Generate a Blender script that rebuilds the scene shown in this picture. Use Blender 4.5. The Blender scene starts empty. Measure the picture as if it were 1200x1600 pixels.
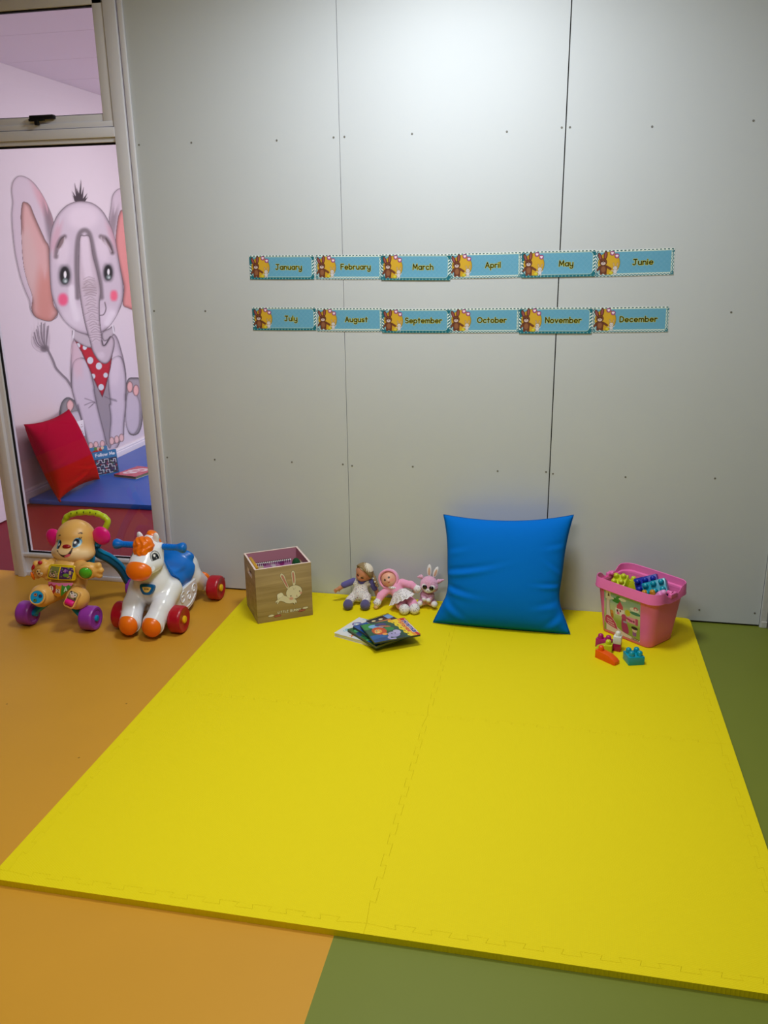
import bpy, bmesh, math, random
import numpy as np
from mathutils import Matrix, Vector

random.seed(4); RNG = np.random.default_rng(4)
SC = bpy.context.scene
COL = SC.collection
R = math.radians

# ---------------------------------------------------------------- camera, world, lights, exposure
CAM_P = np.array([1.14753, -3.56690, 1.56425])
CAM_R = np.array([0.97921872, 0.20241678, -0.01257536])
CAM_U = np.array([-0.04820573, 0.29253462, 0.95503911])
CAM_F = np.cross(CAM_U, CAM_R)
FPX = 1316.65
cd = bpy.data.cameras.new('camera'); cam = bpy.data.objects.new('camera', cd); COL.objects.link(cam)
cd.sensor_fit = 'VERTICAL'; cd.sensor_height = 36.0; cd.lens = FPX / 1600 * 36.0
cd.clip_start = 0.05
cam.matrix_world = Matrix(((CAM_R[0], CAM_U[0], -CAM_F[0], CAM_P[0]), (CAM_R[1], CAM_U[1], -CAM_F[1], CAM_P[1]),
                           (CAM_R[2], CAM_U[2], -CAM_F[2], CAM_P[2]), (0, 0, 0, 1)))
SC.camera = cam
SC.view_settings.view_transform = 'Standard'
SC.view_settings.look = 'None'
SC.view_settings.gamma = 1.0
SC.view_settings.use_curve_mapping = False
SC.view_settings.exposure = 0.0
wd = bpy.data.worlds.new('world'); SC.world = wd; wd.use_nodes = True
wd.node_tree.nodes['Background'].inputs[0].default_value = (0.8, 0.85, 1, 1)
wd.node_tree.nodes['Background'].inputs[1].default_value = 0.05


def area(name, loc, sx, sy, watt, color=(1, 1, 1), spread=180):
    l = bpy.data.lights.new(name, 'AREA'); l.shape = 'RECTANGLE'; l.size = sx; l.size_y = sy
    l.energy = watt; l.color = color; l.spread = R(spread)
    o = bpy.data.objects.new(name, l); COL.objects.link(o); o.location = loc
    return o


CEIL = 2.78
L_WALL = area('ceiling_lamp', (0.68, -0.94, CEIL - 0.03), 0.52, 0.52, 36, (0.93, 0.975, 1.0))
L_ROOM = area('ceiling_lamp', (0.45, -2.75, CEIL - 0.03), 1.16, 0.56, 34, (1.0, 0.985, 0.95))
L_FAR = area('ceiling_lamp', (-0.7, 2.3, 2.64), 1.16, 0.56, 26, (1.0, 0.97, 1.0))
L_FILL = area('far_daylight_fill', (2.45, 2.5, 1.5), 1.8, 1.4, 85, (0.90, 0.93, 1.0)); L_FILL.rotation_euler = (0, R(90), 0)  # unseen daylight fill, added to brighten the far room and its ceiling


def at(px, py, axis, value):
    """point of the place seen at photo pixel (px, py) on the plane axis = value"""
    d = CAM_F + (px - 600) / FPX * CAM_R - (py - 800) / FPX * CAM_U
    return CAM_P + d * ((value - CAM_P[axis]) / d[axis])


# ---------------------------------------------------------------- materials
def lin(c):
    c = np.asarray(c, float) / 255.0
    return np.where(c <= 0.04045, c / 12.92, ((c + 0.055) / 1.055) ** 2.4)


MATS = {}


def mat(name, col, rough=0.5, spec=0.5, noise=None, bump=None, coat=0.0, sheen=0.0, metal=0.0, sss=0.0):
    """principled; noise = (scale, amount) colour variation, bump = (scale, strength, distance)"""
    if name in MATS: return MATS[name]
    m = bpy.data.materials.new(name); m.use_nodes = True; MATS[name] = m
    nt = m.node_tree; N = nt.nodes; b = N['Principled BSDF']
    c = tuple(lin(col)) + (1,)
    b.inputs['Base Color'].default_value = c; b.inputs['Roughness'].default_value = rough
    b.inputs['Specular IOR Level'].default_value = spec; b.inputs['Metallic'].default_value = metal
    b.inputs['Coat Weight'].default_value = coat; b.inputs['Coat Roughness'].default_value = 0.08
    b.inputs['Sheen Weight'].default_value = sheen
    if sss: b.inputs['Subsurface Weight'].default_value = sss; b.inputs['Subsurface Radius'].default_value = (.01, .005, .003)
    m.diffuse_color = c
    tc = None
    if noise or bump:
        tc = N.new('ShaderNodeTexCoord')
    if noise:
        n = N.new('ShaderNodeTexNoise'); n.inputs['Scale'].default_value = noise[0]; n.inputs['Detail'].default_value = 5
        mx = N.new('ShaderNodeMix'); mx.data_type = 'RGBA'
        k = noise[1]
        mx.inputs[6].default_value = tuple(np.clip(np.array(c[:3]) * (1 - k), 0, 1)) + (1,)
        mx.inputs[7].default_value = tuple(np.clip(np.array(c[:3]) * (1 + k), 0, 1)) + (1,)
        nt.links.new(tc.outputs['Object'], n.inputs['Vector']); nt.links.new(n.outputs['Fac'], mx.inputs[0])
        nt.links.new(mx.outputs[2], b.inputs['Base Color'])
    if bump:
        n2 = N.new('ShaderNodeTexNoise'); n2.inputs['Scale'].default_value = bump[0]; n2.inputs['Detail'].default_value = 4
        bp = N.new('ShaderNodeBump'); bp.inputs['Strength'].default_value = bump[1]; bp.inputs['Distance'].default_value = bump[2]
        nt.links.new(tc.outputs['Object'], n2.inputs['Vector']); nt.links.new(n2.outputs['Fac'], bp.inputs['Height'])
        nt.links.new(bp.outputs[0], b.inputs['Normal'])
    return m


def painted(name, rough=0.5, spec=0.4, bump=None, coat=0.0, sheen=0.0):
    m = mat(name, (200, 200, 200), rough, spec, None, bump, coat, sheen)
    if not any(n.type == 'ATTRIBUTE' for n in m.node_tree.nodes):
        a = m.node_tree.nodes.new('ShaderNodeAttribute'); a.attribute_name = 'Col'
        m.node_tree.links.new(a.outputs['Color'], m.node_tree.nodes['Principled BSDF'].inputs['Base Color'])
    return m


def dotted(name, base, dot, scale, size, rough=0.85, dot2=None):
    """cloth printed with small scattered dots"""
    m = mat(name, base, rough, 0.2, None, (900, .2, .001), 0, .2)
    nt = m.node_tree; N = nt.nodes
    if any(n.type == 'TEX_VORONOI' for n in N): return m
    tc = [n for n in N if n.type == 'TEX_COORD'][0]
    v = N.new('ShaderNodeTexVoronoi'); v.inputs['Scale'].default_value = scale; v.inputs['Randomness'].default_value = .75
    nt.links.new(tc.outputs['Object'], v.inputs['Vector'])
    lt = N.new('ShaderNodeMath'); lt.operation = 'LESS_THAN'; lt.inputs[1].default_value = size
    nt.links.new(v.outputs['Distance'], lt.inputs[0])
    mx = N.new('ShaderNodeMix'); mx.data_type = 'RGBA'
    mx.inputs[6].default_value = tuple(lin(base)) + (1,); mx.inputs[7].default_value = tuple(lin(dot)) + (1,)
    if dot2 is not None:
        m2 = N.new('ShaderNodeMix'); m2.data_type = 'RGBA'; sp = N.new('ShaderNodeSeparateColor')
        nt.links.new(v.outputs['Color'], sp.inputs[0])
        gt = N.new('ShaderNodeMath'); gt.operation = 'GREATER_THAN'; gt.inputs[1].default_value = .55
        nt.links.new(sp.outputs[0], gt.inputs[0]); nt.links.new(gt.outputs[0], m2.inputs[0])
        m2.inputs[6].default_value = tuple(lin(dot)) + (1,); m2.inputs[7].default_value = tuple(lin(dot2)) + (1,)
        nt.links.new(m2.outputs[2], mx.inputs[7])
    nt.links.new(lt.outputs[0], mx.inputs[0]); nt.links.new(mx.outputs[2], N['Principled BSDF'].inputs['Base Color'])
    return m


# ---------------------------------------------------------------- geometry (V, F) tuples
def xf(g, loc=(0, 0, 0), rot=(0, 0, 0), s=(1, 1, 1)):
    V = np.asarray(g[0], float) * np.asarray(s, float)
    M = np.array(Matrix.Rotation(rot[2], 3, 'Z') @ Matrix.Rotation(rot[1], 3, 'Y') @ Matrix.Rotation(rot[0], 3, 'X'))
    return V @ M.T + np.asarray(loc, float), g[1]


def xm(g, M):
    M = np.array(M); V = np.asarray(g[0], float)
    return V @ M[:3, :3].T + M[:3, 3], g[1]


def join(*gs):
    V = []; F = []; n = 0
    for g in gs:
        v = np.asarray(g[0], float); V.append(v); F += [tuple(int(i) + n for i in f) for f in g[1]]; n += len(v)
    return np.concatenate(V), F


def box(cx, cy, cz, sx, sy, sz, r=0.0, seg=2):
    bm = bmesh.new(); bmesh.ops.create_cube(bm, size=1)
    for v in bm.verts: v.co = Vector((cx + v.co.x * sx, cy + v.co.y * sy, cz + v.co.z * sz))
    if r > 0: bmesh.ops.bevel(bm, geom=bm.edges[:], offset=min(r, .49 * min(sx, sy, sz)), segments=seg, profile=.5, affect='EDGES')
    return from_bm(bm)


def bx(x0, x1, y0, y1, z0, z1, r=0.0, seg=2):
    return box((x0 + x1) / 2, (y0 + y1) / 2, (z0 + z1) / 2, x1 - x0, y1 - y0, z1 - z0, r, seg)


def from_bm(bm):
    bm.verts.index_update()
    V = np.array([v.co[:] for v in bm.verts]); F = [tuple(v.index for v in f.verts) for f in bm.faces]; bm.free()
    return V, F


def lathe(prof, n=32):
    """profile [(r, z)] around z; closed at r = 0 ends"""
    V = []; F = []; k = len(prof)
    for i in range(n):
        a = 2 * math.pi * i / n
        for r, z in prof: V.append((r * math.cos(a), r * math.sin(a), z))
    for i in range(n):
        j = (i + 1) % n
        for q in range(k - 1): F.append((i * k + q, j * k + q, j * k + q + 1, i * k + q + 1))
    bm = bmesh.new(); vs = [bm.verts.new(v) for v in V]
    for f in F: bm.faces.new([vs[i] for i in f])
    bmesh.ops.remove_doubles(bm, verts=bm.verts[:], dist=1e-6); bmesh.ops.recalc_face_normals(bm, faces=bm.faces[:])
    return from_bm(bm)


def frames(P):
    P = np.asarray(P, float); T = np.gradient(P, axis=0); T /= np.linalg.norm(T, axis=1)[:, None] + 1e-12
    n = np.cross(T[0], (0, 0, 1.0))
    if np.linalg.norm(n) < 1e-3: n = np.cross(T[0], (1.0, 0, 0))
    n /= np.linalg.norm(n); Ns = []
    for t in T:
        n = n - t * (n @ t); n /= np.linalg.norm(n); Ns.append(n)
    Ns = np.array(Ns); return P, T, Ns, np.cross(T, Ns)


def tube(P, r, n=12, closed=False, flat=1.0):
    P, T, A, B = frames(P); k = len(P); rr = np.broadcast_to(np.asarray(r, float), (k,))
    V = []; F = []
    for i in range(k):
        for j in range(n):
            a = 2 * math.pi * j / n
            V.append(P[i] + rr[i] * (math.cos(a) * A[i] + flat * math.sin(a) * B[i]))
    m = k if closed else k - 1
    for i in range(m):
        for j in range(n):
            a, b = i * n + j, i * n + (j + 1) % n; c, d = ((i + 1) % k) * n + (j + 1) % n, ((i + 1) % k) * n + j
            F.append((a, b, c, d))
    if not closed:
        F.append(tuple(range(n))[::-1]); F.append(tuple((k - 1) * n + j for j in range(n)))
    return np.array(V), F


def cr(pts, n=8, closed=False):
    """catmull-rom through points"""
    P = np.asarray(pts, float); k = len(P); out = []
    rng = range(k if closed else k - 1)
    for i in rng:
        p1, p2 = P[i], P[(i + 1) % k]
        p0 = P[i - 1] if (i > 0 or closed) else 2 * p1 - p2
        p3 = P[(i + 2) % k] if (i + 2 < k or closed) else 2 * p2 - p1
        for t in np.arange(n) / n:
            out.append(.5 * (2 * p1 + (p2 - p0) * t + (2 * p0 - 5 * p1 + 4 * p2 - p3) * t * t + (3 * p1 - p0 - 3 * p2 + p3) * t ** 3))
    if not closed: out.append(P[-1])
    return np.array(out)


def offset(poly, d):
    """inset (d > 0) of a counter-clockwise polygon"""
    P = np.asarray(poly, float); a = P - np.roll(P, 1, 0); b = np.roll(P, -1, 0) - P
    a /= np.linalg.norm(a, axis=1)[:, None] + 1e-12; b /= np.linalg.norm(b, axis=1)[:, None] + 1e-12
    na = np.stack([-a[:, 1], a[:, 0]], 1); nb = np.stack([-b[:, 1], b[:, 0]], 1)
    m = na + nb; s = 1 + (na * nb).sum(1); return P + d * m / np.maximum(s, .35)[:, None]


def prism(poly, z0, z1, ch=0.0):
    """vertical prism of a ccw polygon, chamfered at the top"""
    P = np.asarray(poly, float); n = len(P); rings = [(P, z0)]
    if ch > 0:
        rings += [(P, z1 - ch), (offset(P, ch * .3), z1 - ch * .3), (offset(P, ch), z1)]
    else: rings += [(P, z1)]
    V = np.concatenate([np.c_[p, np.full(n, z)] for p, z in rings]); F = []
    for k in range(len(rings) - 1):
        for i in range(n):
            j = (i + 1) % n; F.append((k * n + i, k * n + j, (k + 1) * n + j, (k + 1) * n + i))
    F.append(tuple(range(n))[::-1]); F.append(tuple((len(rings) - 1) * n + i for i in range(n)))
    return V, F


def rrect(w, h, r, n=6, cx=0, cy=0):
    out = []
    for sx, sy, a0 in ((1, 1, 0), (-1, 1, 90), (-1, -1, 180), (1, -1, 270)):
        for k in range(n + 1):
            a = R(a0 + 90 * k / n); out.append((cx + sx * (w / 2 - r) + r * math.cos(a), cy + sy * (h / 2 - r) + r * math.sin(a)))
    return np.array(out)


def loft(rings):
    """rings of equal count, capped at both ends"""
    k = len(rings); n = len(rings[0]); V = np.concatenate([np.asarray(r, float) for r in rings]); F = []
    for i in range(k - 1):
        for j in range(n):
            q = (j + 1) % n; F.append((i * n + j, i * n + q, (i + 1) * n + q, (i + 1) * n + j))
    F.append(tuple(range(n))[::-1]); F.append(tuple((k - 1) * n + j for j in range(n)))
    return V, F


def ball(c, r, n=20, m=12, rot=(0, 0, 0)):
    r = np.broadcast_to(np.asarray(r, float), (3,))
    g = lathe([(math.sin(math.pi * i / m), -math.cos(math.pi * i / m)) for i in range(m + 1)], n)
    return xf(g, c, rot, r)


def cyl(c, r, h, axis='z', n=28, ch=0.0, seg=1):
    if ch > 0: pr = [(0, -h / 2), (r - ch, -h / 2), (r - ch * .3, -h / 2 + ch * .3), (r, -h / 2 + ch), (r, h / 2 - ch), (r - ch * .3, h / 2 - ch * .3), (r - ch, h / 2), (0, h / 2)]
    else: pr = [(0, -h / 2), (r, -h / 2), (r, h / 2), (0, h / 2)]
    return xf(lathe(pr, n), c, {'z': (0, 0, 0), 'x': (0, R(90), 0), 'y': (R(90), 0, 0)}[axis])


# ---- signed distance modelling (smooth organic forms)
def s_ell(P, c, r, Rm=None):
    q = P - np.asarray(c, float)
    if Rm is not None: q = q @ np.array(Rm)
    r = np.asarray(r, float); k0 = np.linalg.norm(q / r, axis=1); k1 = np.linalg.norm(q / (r * r), axis=1) + 1e-9
    return k0 * (k0 - 1) / k1


def s_cap(P, a, b, ra, rb):
    a = np.asarray(a, float); b = np.asarray(b, float); d = b - a
    t = np.clip(((P - a) @ d) / (d @ d + 1e-12), 0, 1)
    return np.linalg.norm(P - (a + t[:, None] * d), axis=1) - (ra + (rb - ra) * t)


def s_box(P, c, h, r, Rm=None):
    q = P - np.asarray(c, float)
    if Rm is not None: q = q @ np.array(Rm)
    q = np.abs(q) - (np.asarray(h, float) - r)
    return np.linalg.norm(np.maximum(q, 0), axis=1) + np.minimum(q.max(1), 0) - r


def smin(a, b, k):
    h = np.clip(.5 + .5 * (b - a) / k, 0, 1); return b + (a - b) * h - k * h * (1 - h)


def su(k, *ds):
    d = ds[0]
    for e in ds[1:]: d = smin(d, e, k)
    return d


def smax(a, b, k): return -smin(-a, -b, k)


def rotm(x=0, y=0, z=0):
    return np.array(Matrix.Rotation(R(z), 3, 'Z') @ Matrix.Rotation(R(y), 3, 'Y') @ Matrix.Rotation(R(x), 3, 'X'))


def snet(f, lo, hi, h):
    """surface nets mesh of f(P) < 0"""
    lo = np.asarray(lo, float); ax = [np.arange(lo[i], hi[i] + h, h) for i in range(3)]
    sh = tuple(len(a) for a in ax)
    P = np.stack(np.meshgrid(*ax, indexing='ij'), -1).reshape(-1, 3)
    D = f(P).reshape(sh); S = D < 0
    cs = tuple(n - 1 for n in sh); acc = np.zeros(cs + (3,)); cnt = np.zeros(cs)
    def sl(o): return tuple(slice(o[i], o[i] + cs[i]) for i in range(3))
    for a in range(3):
        b, c = [i for i in range(3) if i != a]
        for ob in (0, 1):
            for oc in (0, 1):
                o = [0, 0, 0]; o[b] = ob; o[c] = oc; p = list(o); p[a] = 1
                d0, d1 = D[sl(o)], D[sl(p)]; x = (d0 < 0) != (d1 < 0)
                t = np.where(x, d0 / np.where(x, d0 - d1, 1), 0)
                for i in range(3): acc[..., i] += np.where(x, (t if i == a else o[i]), 0)
                cnt += x
    act = cnt > 0; idx = -np.ones(cs, int); idx[act] = np.arange(act.sum())
    V = lo + h * (np.argwhere(act) + acc[act] / cnt[act][:, None])
    F = []
    for a in range(3):
        b, c = (a + 1) % 3, (a + 2) % 3
        o = [slice(None)] * 3; o[a] = slice(0, -1); p = [slice(None)] * 3; p[a] = slice(1, None)
        x = S[tuple(o)] != S[tuple(p)]; ins = S[tuple(o)]
        ii = np.argwhere(x); ii = ii[(ii[:, b] > 0) & (ii[:, c] > 0) & (ii[:, b] < sh[b] - 1) & (ii[:, c] < sh[c] - 1)]
        def cell(db, dc):
            q = ii.copy(); q[:, b] -= db; q[:, c] -= dc; return idx[q[:, 0], q[:, 1], q[:, 2]]
        Q = np.stack([cell(1, 1), cell(0, 1), cell(0, 0), cell(1, 0)], 1)
        fl = ~ins[ii[:, 0], ii[:, 1], ii[:, 2]]; Q[fl] = Q[fl][:, ::-1]; F.append(Q)
    e = h * .3
    for _ in range(2):
        d = f(V); g = np.stack([f(V + e * np.eye(3)[i]) - f(V - e * np.eye(3)[i]) for i in range(3)], 1) / (2 * e)
        st = d[:, None] * g / ((g * g).sum(1)[:, None] + 1e-6); n = np.linalg.norm(st, axis=1)[:, None]
        V = V - st * np.minimum(1, h * .5 / (n + 1e-12))
    return V, np.concatenate(F)


# ---------------------------------------------------------------- objects
def obj(name, g, m, parent=None, smooth=True, sharp=35, col=None):
    V, F = g
    me = bpy.data.meshes.new(name)
    if isinstance(F, np.ndarray):
        F = F[(F >= 0).all(1)]
        me.vertices.add(len(V)); me.vertices.foreach_set('co', np.asarray(V, np.float32).ravel())
        me.loops.add(F.size); me.loops.foreach_set('vertex_index', F.astype(np.int32).ravel())
        me.polygons.add(len(F)); me.polygons.foreach_set('loop_start', np.arange(0, F.size, F.shape[1], dtype=np.int32))
        me.update(calc_edges=True)
    else:
        me.from_pydata([tuple(v) for v in V], [], [tuple(f) for f in F]); me.update()
    me.validate()
    if smooth:
        me.polygons.foreach_set('use_smooth', np.ones(len(me.polygons), bool))
        if sharp: me.set_sharp_from_angle(angle=R(sharp))
    if col is not None:
        ca = me.color_attributes.new('Col', 'FLOAT_COLOR', 'POINT')
        ca.data.foreach_set('color', np.c_[lin(col), np.ones(len(col))].astype(np.float32).ravel())
    me.materials.append(m)
    o = bpy.data.objects.new(name, me); COL.objects.link(o)
    if parent is not None: o.parent = parent
    return o


def thing(name, label, cat, loc=(0, 0, 0), rotz=0, group=None):
    o = bpy.data.objects.new(name, None); COL.objects.link(o); o.empty_display_size = .05
    o.location = loc; o.rotation_euler = (0, 0, rotz); o['label'] = label; o['category'] = cat
    if group: o['group'] = group
    return o


def tag(o, label, cat, group=None):
    o['label'] = label; o['category'] = cat
    if group: o['group'] = group
    return o


def struct(name, g, m, parent=None, **k):
    o = obj(name, g, m, parent, **k)
    o['kind'] = 'structure'
    return o


# ---------------------------------------------------------------- painting on flat things (prints, murals)
class Cv:
    def __init__(s, x0, x1, y0, y1, res, bg):
        s.nx = max(2, int(round((x1 - x0) / res)) + 1); s.ny = max(2, int(round((y1 - y0) / res)) + 1)
        s.X, s.Y = np.meshgrid(np.linspace(x0, x1, s.nx), np.linspace(y0, y1, s.ny))
        s.res = res; s.c = np.zeros((s.ny, s.nx, 3)) + np.asarray(bg, float); s.m = np.zeros((s.ny, s.nx))
        s.w = None

    def put(s, d, col, soft=None, a=1.0):
        soft = soft or s.res; al = np.clip(.5 - d / soft, 0, 1) * a
        s.c = s.c * (1 - al[..., None]) + np.asarray(col, float) * al[..., None]; s.m = np.maximum(s.m, al); return s

    def glow(s, d, col, r, a=1.0):
        """soft spot: d <= 0 full, fading over r"""
        t = np.clip(1 - d / r, 0, 1); al = t * t * (3 - 2 * t) * a
        s.c = s.c * (1 - al[..., None]) + np.asarray(col, float) * al[..., None]; return s

    def rim(s, d, col, w, a=1.0):
        """dark band inside a shape's edge"""
        t = np.clip(1 + d / w, 0, 1) * (d < s.res * .5); al = t * t * a
        s.c = s.c * (1 - al[..., None]) + np.asarray(col, float) * al[..., None]; return s

    def el(s, cx, cy, rx, ry, ang=0):
        a = R(ang); x = s.X - cx; y = s.Y - cy
        u = x * math.cos(a) + y * math.sin(a); v = -x * math.sin(a) + y * math.cos(a)
        k0 = np.hypot(u / rx, v / ry); k1 = np.hypot(u / rx ** 2, v / ry ** 2) + 1e-9
        return k0 * (k0 - 1) / k1

    def _win(s, P, pad):
        lo = P.min(0) - pad; hi = P.max(0) + pad
        return (s.X >= lo[0]) & (s.X <= hi[0]) & (s.Y >= lo[1]) & (s.Y <= hi[1])

    def line(s, P, w, pad=None):
        """distance to a polyline of width w"""
        P = np.asarray(P, float); wn = s._win(P, pad or (w * 2 + s.res * 4)); X = s.X[wn]; Y = s.Y[wn]
        d = np.full(X.shape, 1e3)
        for (ax, ay), (bx_, by) in zip(P[:-1], P[1:]):
            dx, dy = bx_ - ax, by - ay; t = np.clip(((X - ax) * dx + (Y - ay) * dy) / (dx * dx + dy * dy + 1e-15), 0, 1)
            d = np.minimum(d, np.hypot(X - ax - t * dx, Y - ay - t * dy))
        out = np.full(s.X.shape, 1e3); out[wn] = d - w / 2; return out

    def poly(s, P, pad=None):
        P = np.asarray(P, float); wn = s._win(P, pad or (s.res * 12)); X = s.X[wn]; Y = s.Y[wn]
        d = np.full(X.shape, 1e3); ins = np.zeros(X.shape, bool); Q = np.roll(P, -1, 0)
        for (ax, ay), (bx_, by) in zip(P, Q):
            dx, dy = bx_ - ax, by - ay; t = np.clip(((X - ax) * dx + (Y - ay) * dy) / (dx * dx + dy * dy + 1e-15), 0, 1)
            d = np.minimum(d, np.hypot(X - ax - t * dx, Y - ay - t * dy))
            if by != ay:
                c = ((ay > Y) != (by > Y)) & (X < (bx_ - ax) * (Y - ay) / (by - ay) + ax); ins ^= c
        out = np.full(s.X.shape, 1e3); out[wn] = np.where(ins, -d, d); return out

    def box(s, cx, cy, w, h, r=0, ang=0):
        a = R(ang); x = s.X - cx; y = s.Y - cy
        u = np.abs(x * math.cos(a) + y * math.sin(a)) - w / 2 + r; v = np.abs(-x * math.sin(a) + y * math.cos(a)) - h / 2 + r
        return np.hypot(np.maximum(u, 0), np.maximum(v, 0)) + np.minimum(np.maximum(u, v), 0) - r

    def text(s, t, x, y, size, w, col, halo=None, hw=0, ang=0, centre=True, gap=.45):
        """stroke lettering, size = x-height"""
        st, W = strokes(t, gap); a = R(ang); d = np.full(s.X.shape, 1e3)
        for P in st:
            P = (np.asarray(P, float) - ((W / 2 if centre else 0), 0)) * size
            P = np.c_[P[:, 0] * math.cos(a) - P[:, 1] * math.sin(a) + x, P[:, 0] * math.sin(a) + P[:, 1] * math.cos(a) + y]
            d = np.minimum(d, s.line(P, w, w + hw * 2 + s.res * 4))
        if halo is not None: s.put(d - hw, halo)
        return s.put(d, col)

    def grid(s, fn, z=0.0):
        """(V, F, colours): fn maps (x, y) arrays to 3-D; default the xy plane"""
        x, y = s.X.ravel(), s.Y.ravel()
        V = fn(x, y) if fn else np.c_[x, y, np.full(x.size, z)]
        i = np.arange(s.nx * s.ny).reshape(s.ny, s.nx)
        F = np.stack([i[:-1, :-1], i[:-1, 1:], i[1:, 1:], i[1:, :-1]], -1).reshape(-1, 4)
        return V, F, s.c.reshape(-1, 3)

    def slab(s, fn, thick, edge=(235, 235, 230)):
        """printed sheet with a back and edges; fn(x, y, t) with t = 0 front, 1 back"""
        x, y = s.X.ravel(), s.Y.ravel(); V, F, C = s.grid(lambda a, b: fn(a, b, 0))
        i = np.arange(s.nx * s.ny).reshape(s.ny, s.nx)
        ring = np.concatenate([i[0, :-1], i[:-1, -1], i[-1, :0:-1], i[:0:-1, 0]])
        n0 = len(V); B = fn(x, y, 1); V = np.concatenate([V, V[ring], B[ring], B])
        k = len(ring); a = n0 + np.arange(k); b = n0 + k + np.arange(k)
        S = np.stack([np.roll(a, -1), a, b, np.roll(b, -1)], 1)
        F = np.concatenate([F, S, F[:, ::-1] + n0 + 2 * k])
        C = np.concatenate([C, np.zeros((2 * k + n0, 3)) + edge]); return V, F, C


def arc(cx, cy, rx, ry, a0, a1, n=14):
    return [(cx + rx * math.cos(R(a0 + (a1 - a0) * k / n)), cy + ry * math.sin(R(a0 + (a1 - a0) * k / n))) for k in range(n + 1)]


_o = arc(.5, .5, .5, .5, 0, 360, 20)
GLY = {
    'a': (1, [_o, [(1, 1), (1, 0)]]), 'b': (1, [_o, [(0, 1.6), (0, 0)]]), 'c': (.9, [arc(.5, .5, .5, .5, 45, 315)]),
    'd': (1, [_o, [(1, 1.6), (1, 0)]]), 'e': (1, [[(.02, .5), (.98, .5)] + arc(.5, .5, .5, .5, 0, 315)]),
    'f': (.6, [arc(.55, 1.25, .3, .35, 60, 180) + [(.25, 0)], [(0, 1), (.6, 1)]]),
    'g': (1, [_o, [(1, 1), (1, -.3)] + arc(.5, -.25, .5, .45, 0, -150)]),
    'h': (.9, [[(0, 1.6), (0, 0)], arc(.45, .55, .45, .45, 180, 0) + [(.9, 0)]]), 'i': (0.1, [[(0, 1), (0, 0)], [(0, 1.42), (0, 1.45)]]),
    'l': (0.1, [[(0, 1.6), (0, 0)]]), 'm': (1.4, [[(0, 1), (0, 0)], arc(.35, .6, .35, .4, 180, 0) + [(.7, 0)], arc(1.05, .6, .35, .4, 180, 0) + [(1.4, 0)]]),
    'n': (.9, [[(0, 1), (0, 0)], arc(.45, .55, .45, .45, 180, 0) + [(.9, 0)]]), 'o': (1, [_o]), 'p': (1, [_o, [(0, 1), (0, -.7)]]),
    'r': (.6, [[(0, 1), (0, 0)], arc(.42, .55, .42, .45, 180, 60)]), 's': (.75, [arc(.38, .75, .34, .25, 35, 270), arc(.38, .25, .36, .25, 90, -145)]),
    't': (.65, [[(.3, 1.5), (.3, 0)], [(0, 1), (.62, 1)]]), 'u': (.9, [[(0, 1), (0, .45)] + arc(.45, .45, .45, .45, 180, 360), [(.9, 1), (.9, 0)]]),
    'v': (.9, [[(0, 1), (.45, 0), (.9, 1)]]), 'w': (1.4, [[(0, 1), (.35, 0), (.7, .9), (1.05, 0), (1.4, 1)]]),
    'y': (.9, [[(0, 1), (0, .45)] + arc(.45, .45, .45, .45, 180, 360), [(.9, 1), (.9, -.3)] + arc(.45, -.25, .45, .45, 0, -150)]),
    'A': (1.2, [[(0, 0), (.6, 1.6), (1.2, 0)], [(.25, .55), (.95, .55)]]), 'B': (.95, [[(0, 0), (0, 1.6), (.5, 1.6)] + arc(.5, 1.22, .38, .38, 90, -90) + [(0, .84)], [(.5, .84)] + arc(.5, .42, .45, .42, 90, -90) + [(0, 0)]]),
    'D': (1.1, [[(0, 0), (0, 1.6), (.35, 1.6)] + arc(.35, .8, .75, .8, 90, -90) + [(0, 0)]]), 'E': (.85, [[(.85, 1.6), (0, 1.6), (0, 0), (.85, 0)], [(0, .85), (.75, .85)]]),
    'F': (.9, [[(.9, 1.6), (0, 1.6), (0, 0)], [(0, .85), (.75, .85)]]), 'I': (.1, [[(0, 1.6), (0, 0)]]),
    'J': (1.1, [[(.15, 1.6), (1.1, 1.6)], [(.7, 1.6), (.7, .4)] + arc(.32, .4, .38, .4, 0, -150)]), 'L': (.8, [[(0, 1.6), (0, 0), (.8, 0)]]),
    'M': (1.4, [[(0, 0), (.12, 1.6), (.7, .35), (1.28, 1.6), (1.4, 0)]]), 'N': (1.1, [[(0, 0), (0, 1.6), (1.1, 0), (1.1, 1.6)]]),
    'O': (1.5, [arc(.75, .8, .75, .8, 0, 360, 24)]), 'S': (1, [arc(.5, 1.2, .45, .4, 35, 270), arc(.5, .4, .48, .4, 90, -145)]),
    'T': (1.1, [[(0, 1.6), (1.1, 1.6)], [(.55, 1.6), (.55, 0)]]), 'U': (1.05, [[(0, 1.6), (0, .5)] + arc(.525, .5, .525, .5, 180, 360) + [(1.05, 1.6)]]),
    'Y': (1.1, [[(0, 1.6), (.55, .8), (1.1, 1.6)], [(.55, .8), (.55, 0)]]), '1': (.4, [[(0, 1.3), (.35, 1.6), (.35, 0)]]),
    '2': (.9, [arc(.45, 1.15, .43, .45, 170, -20) + [(0, 0), (.9, 0)]]), 'k': (.8, [[(0, 1.6), (0, 0)], [(.7, 1), (0, .45)], [(.2, .6), (.8, 0)]]), ' ': (.5, []),
}


def strokes(t, gap=.45):
    x = 0; out = []
    for ch in t:
        w, st = GLY[ch]
        for P in st: out.append([(px + x, py) for px, py in P])
        x += w + gap
    return out, x - gap
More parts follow.
